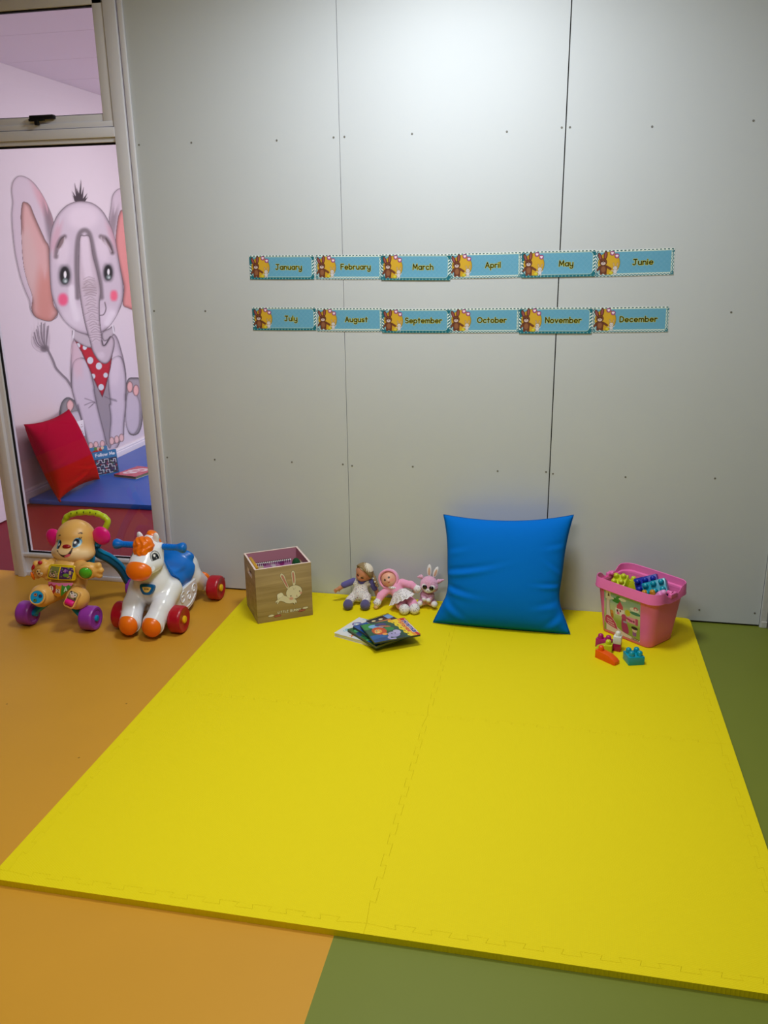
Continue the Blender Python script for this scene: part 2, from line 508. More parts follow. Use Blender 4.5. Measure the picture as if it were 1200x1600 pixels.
# ================================================================ SETTING
XL, XR, YF = -3.0, 2.067, -5.2          # main room
FX, FXR, FY = -2.26, 2.6, 4.3           # room beyond the glazed partition
SEAM1, SEAM2, WX0, WX1 = 0.2334, 1.1227, -0.655, 2.034
m_wall = mat('gypsum_paint', (199, 204, 209), .55, .35, (2.2, .035), (60, .05, .004))
m_dark = mat('dark_gap', (60, 58, 54), .9, .1)
m_white = mat('white_paint', (222, 222, 220), .6, .3)
FARC = (223, 211, 217)
m_far = mat('pink_wall_paint', FARC, .6, .25)
m_alu = mat('white_aluminium', (224, 222, 230), .38, .5)
m_black = mat('black_rubber', (12, 12, 13), .6, .3)


def vinyl(name, col):
    """sheet vinyl with faint mottling and a few dark scuffs"""
    m = mat(name, col, .5, .22, (3.0, .05), (350, .03, .001)); nt = m.node_tree; N = nt.nodes; b = N['Principled BSDF']
    tc = [n for n in N if n.type == 'TEX_COORD'][0]; mx = [n for n in N if n.type == 'MIX'][0]
    v = N.new('ShaderNodeTexVoronoi'); v.inputs['Scale'].default_value = 6.0
    lt = N.new('ShaderNodeMath'); lt.operation = 'LESS_THAN'; lt.inputs[1].default_value = .022
    nt.links.new(tc.outputs['Object'], v.inputs['Vector']); nt.links.new(v.outputs['Distance'], lt.inputs[0])
    m2 = N.new('ShaderNodeMix'); m2.data_type = 'RGBA'; m2.inputs[7].default_value = tuple(lin(col) * .45) + (1,)
    nt.links.new(mx.outputs[2], m2.inputs[6]); nt.links.new(lt.outputs[0], m2.inputs[0]); nt.links.new(m2.outputs[2], b.inputs['Base Color'])
    return m


XB = 0.682
fl = struct('floor', join(bx(XL, XB, YF, 0.045, -.06, 0)), vinyl('orange_vinyl', (205, 150, 46)), smooth=False)
struct('floor_green', bx(XB, XR + .1, YF, 0.045, -.06, 0), vinyl('green_vinyl', (116, 126, 46)), smooth=False)
struct('floor_far', bx(FX - .1, FXR, 0.045, FY, -.06, 0), vinyl('maroon_vinyl', (126, 12, 32)), smooth=False)
struct('ceiling', bx(XL, XR + .1, YF, 0.0, CEIL, CEIL + .05), m_white, smooth=False)

# plasterboard wall: three boards with open joints, screw heads
boards = [(WX0, SEAM1 - .0010), (SEAM1 + .0010, SEAM2 - .0022), (SEAM2 + .0022, WX1)]
g = [bx(a, b, 0, .0125, 0.009, CEIL) for a, b in boards] + [bx(WX1 + .002, XR, -.004, .0125, 0.0, CEIL)]
wb = struct('wall_back', join(*g), m_wall, smooth=False)
struct('backing', bx(WX0, XR, .0125, .07, 0, CEIL), m_dark, wb, smooth=False)
struct('wall_back_left', join(bx(XL, -2.2, 0, .07, 0, CEIL), bx(-2.2, WX0, 0, .07, 2.6, CEIL), bx(-2.2, -1.54, 0, .05, 2.08, 2.6)), m_white, smooth=False)
m_screw = mat('screw_dimple', (120, 119, 114), .6, .4)
sg = join(cyl((0, 0, 0), .0042, .0012, 'y', 10), cyl((0, -.0006, 0), .0022, .0012, 'y', 8))
for z in (1.998, 1.32, .645, .06, 2.62):
    for x in (-.64, -.4, -.03, SEAM1 - .022, SEAM1 + .02, .529, .898, SEAM2 - .014, SEAM2 + .012, 1.438, 1.79, 2.012):
        dz = RNG.uniform(-.006, .006)
        s = struct('screw', sg, m_screw, wb); s.location = (x + RNG.uniform(-.004, .004), -.0002, z + dz)
m_grey = mat('grey_beige_paint', (112, 110, 106), .6, .3)
struct('wall_right', bx(XR, XR + .1, YF, 0.0, 0, CEIL), m_grey, smooth=False)
struct('wall_left', bx(XL - .1, XL, YF, 0.07, 0, CEIL), m_grey, smooth=False)
struct('wall_front', bx(XL, XR, YF - .1, YF, 0, CEIL), m_grey, smooth=False)
# cover strip and chipped plaster in the right corner
struct('trim_1', join(bx(WX1 + .004, XR - .006, -.010, -.004, .028, CEIL), bx(WX1 + .006, XR - .002, -.013, -.004, 0, .03, .003)), mat('trim_paint', (200, 200, 196), .5, .4, (40, .06), (70, .3, .004)), smooth=False)

# room beyond
struct('wall_far_left', bx(FX - .1, FX, .05, FY, 0, 2.72), m_far, smooth=False)
struct('wall_far_back', bx(FX, FXR, FY, FY + .1, 0, 2.72), m_far, smooth=False)
struct('wall_far_right', join(bx(FXR, FXR + .1, .05, FY, 0, .8), bx(FXR, FXR + .1, .05, FY, 2.2, 2.72), bx(FXR, FXR + .1, .05, 1.6, .8, 2.2), bx(FXR, FXR + .1, 3.4, FY, .8, 2.2)), m_far, smooth=False)
struct('added_window', join(bx(FXR, FXR + .06, 1.6, 1.65, .8, 2.2), bx(FXR, FXR + .06, 3.35, 3.4, .8, 2.2), bx(FXR, FXR + .06, 2.48, 2.52, .8, 2.2), bx(FXR, FXR + .06, 1.6, 3.4, .8, .85), bx(FXR, FXR + .06, 1.6, 3.4, 2.15, 2.2)), m_alu, smooth=False)  # unseen window frame, added to go with the daylight fill
struct('wall_far_front', bx(WX0, FXR, .07, .08, 0, 2.72), m_far, smooth=False)
yl = [.08, .95, 1.545, 2.11, 2.69, 3.27, 3.85, FY]
struct('ceiling_far', join(bx(FX, FXR, .05, FY, 2.684, 2.74), *[bx(FX + .004, FXR, a + .0022, b - .0022, 2.68, 2.684) for a, b in zip(yl, yl[1:])]), mat('far_ceiling', (240, 232, 238), .6, .25), smooth=False)
bb = [(0, 0), (.016, 0), (.016, .066), (.012, .070), (.012, .078), (.015, .081), (.010, .092), (0, .094)]
V = np.array([(FX + x, y, z) for y in (.84, FY) for x, z in bb]); n = len(bb)
struct('baseboard_far_left', (V, [(i, (i + 1) % n, n + (i + 1) % n, n + i) for i in range(n)] + [tuple(range(n))[::-1], tuple(range(n, 2 * n))]), mat('skirting_white', (232, 226, 232), .4, .4), sharp=20)
d1 = struct('door_1', bx(-2.195, -2.152, .03, .832, .008, 2.02, .003), mat('door_white', (226, 216, 228), .45, .4))
struct('door_handle', join(cyl((-2.145, .77, 1.0), .022, .014, 'x'), tube([(-2.14, .77, 1.0), (-2.11, .77, 1.0), (-2.108, .70, 1.0), (-2.108, .66, 1.0)], .008)), mat('steel', (170, 170, 172), .3, .5, metal=1), d1)

# ---- glazed aluminium partition
GX0, GX1 = -1.452, -.737
YA, YB = -.016, .045
g = [bx(-1.542, -1.512, -.006, YB, 0, 2.6, .002), bx(-1.512, -1.474, YA - .006, YB, 0, 2.6, .003), bx(-1.474, GX0, -.002, YB, .1, 2.6, .001),
     bx(GX1 - .002, -.684, YA, YB, 0, 2.6, .003), bx(-1.474, GX1, -.004, YB, 0, .022, .002), bx(-1.474, GX1, .006, YB, .022, .108, 0),
     bx(-1.474, GX1, -.010, YB, .108, .124, .002),
     bx(-1.474, GX1, -.006, YB, 2.018, 2.036, .002), bx(-1.474, GX1, -.018, YB, 2.036, 2.076, .004), bx(-1.474, GX1, -.010, YB, 2.58, 2.6)]
w1 = struct('window_1', join(*g), m_alu)
struct('stop_strip', bx(-.678, WX0 - .001, -.010, .02, 0, 2.72, .004), m_alu, w1)
struct('gasket', join(bx(GX0 - .001, GX0 + .008, .010, .018, .124, 2.018), bx(GX0, GX1, .010, .018, .124, .131), bx(GX0, GX1, .006, .018, 2.010, 2.0185),
                      bx(GX1 - .007, GX1 + .001, .012, .018, .124, 2.018)), m_black, w1, smooth=False)
sx0, sx1 = -1.474, -.742
sash = struct('sash', join(bx(sx0, sx1, -.012, .03, 2.078, 2.100, .003), bx(sx0, sx1, -.006, .03, 2.100, 2.128, .002), bx(sx1 - .046, sx1, -.010, .03, 2.078, 2.575, .003),
                           bx(sx0, sx0 + .046, -.010, .03, 2.078, 2.575, .003), bx(sx0, sx1, -.010, .03, 2.534, 2.575, .003)), m_alu, w1)
struct('sash_gasket', join(bx(sx0 + .045, sx1 - .045, .006, .014, 2.128, 2.132), bx(sx0 + .045, sx1 - .045, -.002, .014, 2.528, 2.5345), bx(sx0 + .045, sx0 + .05, .006, .014, 2.13, 2.53)), m_black, sash, smooth=False)
struct('latch', join(bx(-1.118, -1.005, -.034, -.010, 2.116, 2.132, .003), bx(-1.118, -1.045, -.040, -.030, 2.108, 2.118, .002), bx(-1.09, -1.072, -.044, -.030, 2.092, 2.112, .003)), m_black, sash)
mg = bpy.data.materials.new('clear_glass'); mg.use_nodes = True; nt = mg.node_tree; nt.nodes.clear()
o_ = nt.nodes.new('ShaderNodeOutputMaterial'); mxs = nt.nodes.new('ShaderNodeMixShader'); tr = nt.nodes.new('ShaderNodeBsdfTransparent'); gl = nt.nodes.new('ShaderNodeBsdfGlossy')
fr = nt.nodes.new('ShaderNodeFresnel'); fr.inputs[0].default_value = 1.45; gl.inputs['Roughness'].default_value = .0; tr.inputs[0].default_value = (.97, .975, .97, 1)
nt.links.new(fr.outputs[0], mxs.inputs[0]); nt.links.new(tr.outputs[0], mxs.inputs[1]); nt.links.new(gl.outputs[0], mxs.inputs[2]); nt.links.new(mxs.outputs[0], o_.inputs[0])
struct('glass_pane', bx(GX0, GX1, .013, .0145, .125, 2.018), mg, w1, smooth=False)
struct('glass_pane', bx(sx0 + .045, sx1 - .045, .009, .0105, 2.128, 2.534), mg, sash, smooth=False)

# ================================================================ elephant painted on the wall beyond the glass
c = Cv(14, 268, 268, 706, .8, FARC)
A = lambda *p: [(x / 4, 250 + y / 4) for x, y in p]            # tracing frames of two photo crops
B = lambda *p: [(x / 4.615, 620 + y / 4.615) for x, y in p]
GR, GL, GD, OUT, PK = (194, 186, 190), (218, 208, 213), (142, 132, 136), (92, 84, 88), (226, 160, 158)


def shape(P, base, edge=OUT, w=2.2, a=.75, n=8, line=.7, closed=True):
    d = c.poly(cr(P, n, True) if closed else P, 14)
    c.put(d, base); c.rim(d, edge, w, a)
    if line: c.put(np.abs(d) - line / 2, OUT, 1.0, .8)
    return d


# tail
c.put(c.line(cr(A((298, 1185), (330, 1250), (350, 1300), (385, 1340), (420, 1375), (455, 1430)), 8), 3.2), OUT)
c.put(c.line(cr(A((298, 1185), (330, 1250), (350, 1300), (385, 1340), (420, 1375), (455, 1430)), 8), 1.8), (150, 138, 146))
c.put(c.poly(cr(A((300, 1188), (255, 1192), (212, 1160), (206, 1100), (228, 1060), (262, 1075), (296, 1050), (312, 1110)), 8, True), 10), (188, 174, 182), 3, .8)
for k in range(15):
    t = k / 14; x = 206 + t * 104; e_ = 1150 - 125 * math.sin(math.pi * (.12 + t * .62)) - (k % 3) * 10
    c.put(c.line(cr(A((292, 1186), ((x + 286) / 2 - 14 * (1 - t), (e_ + 1186) / 2 + 16), (x, e_)), 5), .9 + .5 * (k % 2)), [(118, 106, 114), (96, 86, 94), (214, 204, 210)][k % 3], 1.2, .9)
c.glow(c.el(70, 545, 4, 2.5, -10), (110, 100, 106), 5, .8)
# ears
ear = shape(A((120, 100), (170, 112), (218, 152), (265, 220), (302, 295), (333, 385), (335, 520), (345, 800), (362, 960), (330, 1000), (300, 1008), (250, 995), (215, 975), (190, 930), (185, 880), (155, 810), (125, 720), (95, 580), (80, 450), (74, 340), (80, 262), (72, 190), (85, 130)), (212, 196, 206), (168, 152, 160), 5, .6)
inn = shape(A((150, 262), (186, 282), (215, 350), (250, 430), (282, 500), (306, 545), (314, 650), (322, 800), (334, 900), (360, 955), (330, 1000), (300, 1006), (250, 993), (216, 973), (198, 930), (202, 850), (172, 760), (147, 650), (136, 500), (131, 350), (138, 280)), (218, 172, 168), (116, 82, 78), 8, .85, line=.4)
c.glow(np.where(inn < 0, c.el(44, 415, 7, 44, -8), 50), (214, 182, 178), 16, .85)
c.glow(np.where(inn < 0, c.el(70, 470, 5, 26, 0), 50), (206, 134, 120), 18, .7)
c.glow(np.where((ear < 0) & (inn > 0), c.el(75, 330, 3, 30, -25), 50), (214, 150, 158), 10, .6)
c.glow(np.where((ear < 0) & (inn > 0), c.el(79, 358, 2, 20, -10), 50), (120, 108, 116), 9, .7)
ear2 = shape(A((770, 178), (735, 185), (705, 222), (693, 300), (682, 385), (695, 480), (735, 600), (770, 880), (840, 935), (910, 930), (975, 800), (1010, 600), (990, 400), (930, 260), (850, 185)), (212, 196, 206), (168, 152, 160), 5, .6)
inn2 = shape(A((772, 312), (745, 340), (733, 400), (724, 500), (735, 600), (760, 720), (775, 800), (768, 900), (800, 925), (840, 935), (905, 920), (960, 780), (985, 600), (960, 430), (880, 340)), (226, 150, 146), (130, 88, 86), 6, .8, line=.4)
c.glow(np.where((ear2 < 0) & (inn2 > 0), c.el(175, 355, 2, 16, 10), 50), (130, 116, 122), 8, .7)
# hair tuft
for x0, x1, y1 in ((480, 452, 195), (485, 467, 145), (495, 508, 122), (500, 480, 175), (505, 523, 170), (515, 545, 208), (520, 548, 232), (475, 455, 220)):
    c.put(c.poly(A((x0 - 9, 258), (x1, y1), (x0 + 13, 258)), 10), (70, 60, 66))
# feet behind, body and legs
shape(A((880, 1375), (835, 1362), (800, 1372), (785, 1440), (785, 1560), (800, 1690), (830, 1720), (870, 1700), (890, 1620), (893, 1480)), (170, 162, 166), (90, 86, 88), 5, .9)
shape(A((840, 1455), (800, 1455), (786, 1540), (786, 1640), (806, 1700), (840, 1710), (870, 1650), (872, 1520)), (206, 194, 204), (150, 140, 146), 4, .7, line=.3)
for (x, y) in ((812, 1418), (850, 1440)): shape([(x / 4 + 4.6 * math.cos(t) , 250 + y / 4 + 8.5 * math.sin(t)) for t in np.arange(10) * .628], (240, 186, 180), (150, 110, 108), 2.4, .8, line=.5)
shape(A((432, 1485), (390, 1510), (372, 1580), (375, 1700), (420, 1790), (520, 1800), (540, 1700), (490, 1540)), (150, 146, 148), (84, 82, 84), 6, .9)
shape(B((560, 100), (500, 120), (470, 180), (470, 300), (540, 370), (640, 350), (640, 220), (600, 130)), (204, 192, 202), (136, 130, 134), 5, .8, line=.3)
shape(B((505, 20), (482, 45), (485, 85), (505, 108), (528, 80), (530, 45)), (240, 190, 186), (140, 110, 110), 3, .8, line=.5)
body = shape(A((470, 1110), (446, 1230), (443, 1380), (462, 1480), (500, 1600), (560, 1800), (700, 1830), (770, 1700), (775, 1560), (786, 1440), (786, 1330), (760, 1200), (715, 1090), (600, 1060)), (204, 190, 200), (120, 108, 116), 6, .8)
shape(A((580, 1340), (600, 1500), (640, 1700), (690, 1800), (700, 1600), (680, 1380)), (160, 150, 156), (120, 110, 118), 4, .6, line=.3)
legl = shape(A((462, 1260), (446, 1400), (466, 1500), (500, 1600)) + B((560, 60), (585, 150), (615, 260), (640, 340), (700, 365), (762, 350), (755, 280), (730, 180), (700, 60), (680, -40)) + A((585, 1400), (540, 1250)), (212, 198, 208), (112, 102, 110), 5, .8)
legr = shape(A((690, 1260), (678, 1400), (690, 1520)) + B((788, 60), (798, 160), (790, 280), (800, 335), (850, 330), (888, 300), (896, 180), (908, 60), (905, -20)) + A((785, 1500), (786, 1350), (755, 1230)), (214, 200, 210), (112, 102, 110), 5, .8)
c.glow(c.el(119, 560, 4, 22, -10), (224, 186, 194), 9, .6); c.glow(c.el(178, 575, 5, 22), (228, 214, 222), 8, .6)
for P in (A((530, 1490), (560, 1500), (590, 1512)), A((570, 1535), (592, 1515)), A((690, 1490), (725, 1500)), A((655, 1478), (700, 1500), (730, 1508)), B((610, 60), (660, 40), (690, 45)), B((640, 80), (670, 55))): c.put(c.line(cr(P, 5), .9), (110, 100, 108), 1.4, .9)
for x, y in ((655, 352), (692, 345), (738, 338)): shape([(x / 4.615 + 3.6 * math.cos(t), 620 + y / 4.615 + 5 * math.sin(t)) for t in np.arange(8) * .785], (236, 190, 186), (150, 110, 108), 2, .7, line=.4)
for x, y in ((806, 318), (842, 308), (876, 296)): shape([(x / 4.615 + 3.8 * math.cos(t), 620 + y / 4.615 + 6 * math.sin(t)) for t in np.arange(8) * .785], (238, 196, 190), (150, 110, 108), 2, .7, line=.4)
# bandana and collar
ban = shape(A((468, 1128), (540, 1160), (600, 1190), (690, 1200), (706, 1180), (690, 1300), (660, 1420), (640, 1482), (600, 1400), (560, 1310), (510, 1200)), (190, 40, 56), (110, 20, 34), 4, .7, n=1)
for x, y, r in ((488, 1160, 16), (530, 1172, 15), (564, 1253, 22), (618, 1288, 22), (582, 1352, 16), (660, 1345, 16), (632, 1420, 20), (675, 1240, 14)):
    c.put(np.maximum(c.el(x / 4, 250 + y / 4, r / 4.6, r / 4), ban), (214, 222, 226))
shape(A((462, 1062), (455, 1100), (475, 1132), (560, 1172), (600, 1130), (540, 1090)), (196, 184, 190), (120, 108, 114), 4, .7)
shape(A((640, 1080), (690, 1050), (708, 1035), (714, 1080), (690, 1112), (650, 1130)), (196, 184, 190), (120, 108, 114), 4, .7)
c.put(c.line(A((462, 1062), (457, 1112)), 2.4), (232, 226, 230)); c.put(c.line(A((704, 1034), (712, 1082)), 2.2), (232, 226, 230))
# head
hd = shape(A((510, 258), (580, 272), (640, 320), (682, 392), (715, 480), (732, 565), (752, 680), (769, 780), (765, 880), (735, 960), (690, 1030), (640, 1072), (560, 1090), (480, 1070), (410, 1012), (360, 940), (326, 850), (315, 760), (310, 620), (313, 500), (327, 420), (360, 345), (410, 290), (460, 265)), (208, 194, 204), (128, 114, 122), 6, .75)
inh = lambda d: np.where(hd < 0, d, 90)
c.glow(inh(c.el(130, 340, 16, 10)), (228, 214, 222), 16, .7)
c.glow(inh(c.line(cr(A((448, 800), (452, 880), (480, 990)), 5), 3, 30)), (236, 228, 233), 7, .8); c.glow(inh(c.line(cr(A((700, 960), (670, 1020)), 3), 3, 30)), (238, 230, 235), 6, .8); c.glow(inh(c.el(118, 495, 14, 10)), (230, 220, 226), 16, .5); c.glow(inh(c.el(172, 495, 8, 8)), (230, 218, 226), 14, .6)
c.glow(inh(c.el(98, 395, 5, 14, 10)), (226, 212, 220), 10, .7); c.glow(inh(c.el(160, 390, 4, 14, -10)), (226, 212, 220), 9, .7)
c.glow(inh(c.el(87, 372, 2, 14, 15)), (206, 150, 162), 8, .5); c.glow(inh(c.el(178, 372, 2, 14, -20)), (206, 150, 162), 8, .5)
for P, Q_ in ((((350, 605), (358, 545), (380, 495), (404, 478)), ((404, 482), (400, 515), (380, 550), (362, 590))), (((630, 478), (662, 490), (688, 530), (703, 580)), ((632, 482), (640, 508), (668, 528), (696, 572)))):
    c.glow(c.line(cr(A(*P), 6), 1.5, 16), (110, 96, 100), 5, .75); c.put(c.poly(cr(A(*(P[1:] + Q_[:3])), 5, True), 8), (128, 106, 106), 3, .85); c.put(c.line(cr(A(*P[1:]), 6), 1.4), (70, 58, 62), 1.8, .9)
    c.put(c.line(cr(A(*Q_), 6), 1.2), (230, 220, 226), 2.2, .8)
for ex, ey, k in ((405, 722, 1.0), (676, 704, .86)):
    x, y = ex / 4, 250 + ey / 4
    c.glow(c.el(x, y, 5 * k, 11 * k), (92, 88, 92), 9 * k, .85); c.put(c.el(x, y, 7.4 * k, 13.5 * k), (34, 34, 36), 3, .97)
    c.put(c.el(x + .6, y + 8 * k, 4.2 * k, 4.2 * k), (128, 146, 142), 2.2, .9); c.put(c.el(x + .5, y - 1.5 * k, 2.3 * k, 5.6 * k), (240, 240, 238), 1.2)
    c.put(c.el(x + 1.2, y + 9 * k, 2 * k, 2 * k), (216, 226, 222), 1.4, .8)
c.glow(c.el(98.5, 468, 4, 6), (238, 92, 130), 7, .95); c.glow(c.el(178, 462, 2.5, 5), (242, 104, 130), 6, .95)
c.put(c.line(cr(A((622, 972), (648, 965), (662, 930), (655, 890)), 6), 1.3), (96, 84, 90), 1.6)
# trunk with wrinkles
c.glow(inh(c.line(cr(A((486, 860), (478, 640), (488, 490), (520, 440), (560, 465), (590, 600), (625, 760), (634, 860)), 6), 1.5, 20)), (112, 102, 106), 5.5, .8)
tk = shape(A((525, 472), (500, 482), (492, 600), (492, 750), (502, 860), (518, 960), (538, 1050), (562, 1130), (582, 1200), (622, 1258), (662, 1272), (692, 1242), (714, 1160), (710, 1116), (690, 1104), (674, 1126), (656, 1156), (641, 1150), (634, 1090), (624, 1000), (622, 900), (628, 810), (608, 700), (582, 600), (560, 482)), (204, 188, 196), (112, 100, 106), 4.5, .85)
c.glow(np.where(tk < -1, c.line(A((528, 500), (540, 640), (560, 760)), 6, 20), 50), (226, 212, 220), 7, .8)
for k in range(26):
    y = 735 + k * 15.5; x0 = 512 + max(0, y - 830) * .155; w = 92 - max(0, y - 830) * .03; j0, j1 = RNG.uniform(0, .3), RNG.uniform(.65, 1.0); sag = RNG.uniform(3, 13)
    P_ = cr(A((x0 + w * j0, y + sag), (x0 + w * (j0 + j1) / 2, y - sag * .4), (x0 + w * j1, y + sag * .7)), 6)
    c.put(np.maximum(c.line(P_, RNG.uniform(.5, 1.0)), tk), (124, 108, 112), 1.6, .6)
    c.put(np.maximum(c.line(P_ + (0, 1.7), .9), tk), (230, 219, 224), 1.6, .55)
c.glow(np.where(tk < 0, c.el(141, 448, 8, 9), 50), (160, 142, 144), 9, .35)
c.put(c.line(cr(A((638, 1130), (646, 1158), (662, 1150), (690, 1105)), 6), 1.5), (76, 66, 72), 1.6)
c.glow(np.where(tk < -1, c.el(158, 555, 3, 2.5), 50), (222, 208, 216), 6, .7)
V, F, C = c.grid(None)
d = CAM_F + (V[:, :1] - 600) / FPX * CAM_R - (V[:, 1:2] - 800) / FPX * CAM_U
V = CAM_P + d * ((FX + .0015 - CAM_P[0]) / d[:, :1])
keep = (c.m.ravel()[F] > .02).any(1) & (V[F][:, :, 2] > .1).all(1)
mu = obj('elephant_mural', (V, F[keep][:, ::-1]), painted('mural_paint', .6, .25), col=C, sharp=None)
tag(mu, 'painted baby elephant with red spotted bandana on the pink wall behind the glass', 'mural')
# ================================================================ FOAM MATS
T = 0.0186
MX0, MY0, MTH = -0.2501, -0.0054, 0.0024
BW = .034                                            # width of the edge strips
my = mat('yellow_foam', (232, 213, 12), .65, .16); nt = my.node_tree; N = nt.nodes
tc = N.new('ShaderNodeTexCoord'); hs = []
for ang in (58, 122):
    mp = N.new('ShaderNodeMapping'); mp.inputs['Rotation'].default_value = (0, 0, R(ang))
    wv = N.new('ShaderNodeTexWave'); wv.inputs['Scale'].default_value = 62; wv.bands_direction = 'X'
    nt.links.new(tc.outputs['Object'], mp.inputs[0]); nt.links.new(mp.outputs[0], wv.inputs['Vector']); hs.append(wv)
ad = N.new('ShaderNodeMath'); ad.operation = 'MULTIPLY'
nt.links.new(hs[0].outputs['Fac'], ad.inputs[0]); nt.links.new(hs[1].outputs['Fac'], ad.inputs[1])
bp = N.new('ShaderNodeBump'); bp.inputs['Strength'].default_value = .35; bp.inputs['Distance'].default_value = .0014
nt.links.new(ad.outputs[0], bp.inputs['Height']); nt.links.new(bp.outputs[0], N['Principled BSDF'].inputs['Normal'])


def teeth(A_, B_, n=10, a=.0075, mg=.05):
    """dovetailed seam from A to B, tabs to the left of the direction"""
    A_ = np.array(A_, float); B_ = np.array(B_, float); L = np.linalg.norm(B_ - A_); d = (B_ - A_) / L; nn = np.array([-d[1], d[0]])
    p = (L - 2 * mg) / n; out = [A_]
    for k in range(n):
        s = mg + k * p
        for u, v in ((.27, -1), (.21, 1), (.79, 1), (.73, -1)):
            out.append(A_ + d * (s + u * p) + nn * a * v)
    out.append(B_); return out


e0, e1 = BW, 1.0
def corner(i, s): return [BW, 1.0, 2.0 - BW][i]
gx = [0, BW, 1.0, 2.0 - BW, 2.0]
def rv(P): return P[::-1]
seams = {}
def seam(i0, j0, i1, j1):
    k = (i0, j0, i1, j1)
    if k not in seams: seams[k] = teeth((gx[i0], -gx[j0]), (gx[i1], -gx[j1]))
    return seams[k]
def cat(*Ps):
    out = []
    for P in Ps:
        for p in P:
            if not out or np.hypot(*(np.array(p) - np.array(out[-1]))) > 1e-6: out.append(np.array(p, float))
    if np.hypot(*(out[0] - out[-1])) < 1e-6: out.pop()
    return np.array(out)
def pt(i, j): return [(gx[i], -gx[j])]


def mat_piece(name, poly, label, cat_, group):
    P = offset(poly, .00012); o = P.mean(0)
    ob = obj(name, prism(P - o, 0.0004, T, .0006), my, smooth=False)
    c_, s_ = math.cos(MTH), math.sin(MTH)
    ob.location = (MX0 + o[0] * c_ - o[1] * s_, MY0 + o[0] * s_ + o[1] * c_, 0); ob.rotation_euler = (0, 0, MTH)
    return tag(ob, label, cat_, group)


for i, xs in ((1, 'left'), (2, 'right')):
    for j, ys in ((1, 'back'), (2, 'front')):
        # ccw: bottom (left to right), right (up), top (right to left), left (down)
        P = cat(seam(i, j + 1, i + 1, j + 1), rv(seam(i + 1, j, i + 1, j + 1)), rv(seam(i, j, i + 1, j)), seam(i, j, i, j + 1))
        mat_piece('foam_mat', P, f'{ys} {xs} tile of the four big yellow foam mats on the floor', 'play mat', 'yellow foam play mats')
for i, xs in ((1, 'left'), (2, 'right')):
    a, b = (0, i + 1) if i == 1 else (i, 4)
    mat_piece('edge_strip', cat(pt(a, 4), pt(b, 4), pt(b, 3) if i == 2 else [], rv(seam(i, 3, i + 1, 3)), pt(a, 3)), f'thin yellow foam strip along the front edge of the {xs} mat', 'edge strip', 'foam edge strips')
    k = .012
    ends = ([(gx[a], -gx[1]), ] if i == 1 else [])
    if i == 1: P = cat(pt(0, 1), seam(1, 1, 2, 1), [(1.0, 0)], [(k, 0), (.003, -.003), (0, -k)])
    else: P = cat(seam(2, 1, 3, 1), pt(4, 1), [(2.0, -.028), (1.996, -.012), (1.986, -.003), (1.968, 0)], [(1.0, 0)])
    mat_piece('edge_strip', P, f'thin yellow foam strip between the wall and the back {xs} mat', 'edge strip', 'foam edge strips')
for j, ys in ((1, 'back'), (2, 'front')):
    mat_piece('edge_strip', cat(pt(0, j + 1), rv(seam(1, j, 1, j + 1)), pt(0, j)), f'thin yellow foam strip along the left edge of the {ys} mat', 'edge strip', 'foam edge strips')
    mat_piece('edge_strip', cat(seam(3, j, 3, j + 1), pt(4, j + 1), pt(4, j)), f'thin yellow foam strip along the right edge of the {ys} mat', 'edge strip', 'foam edge strips')

# ================================================================ MONTH CARDS
m_card = painted('glossy_card', .35, .45)
CARDS = [('January', -0.0343, 1.5020, -0.40, .287, .099), ('February', 0.2578, 1.5005, -0.40, .287, .099), ('March', 0.5428, 1.4975, -0.55, .289, .104),
         ('April', 0.8290, 1.5018, 0.70, .288, .099), ('May', 1.1182, 1.5052, 0.70, .289, .101), ('Junie', 1.4112, 1.5077, 1.26, .295, .100),
         ('July', -0.0343, 1.2883, 0.10, .287, .097), ('August', 0.2558, 1.2850, 0.20, .289, .097), ('September', 0.5428, 1.2815, 0.20, .288, .099),
         ('October', 0.8293, 1.2840, 0.60, .289, .099), ('November', 1.1175, 1.2848, 0.30, .290, .104), ('December', 1.4103, 1.2895, 0.90, .292, .099)]
TEAL, DOTB, LTB, PALE = (24, 108, 124), (52, 132, 176), (178, 226, 240), (222, 234, 206)


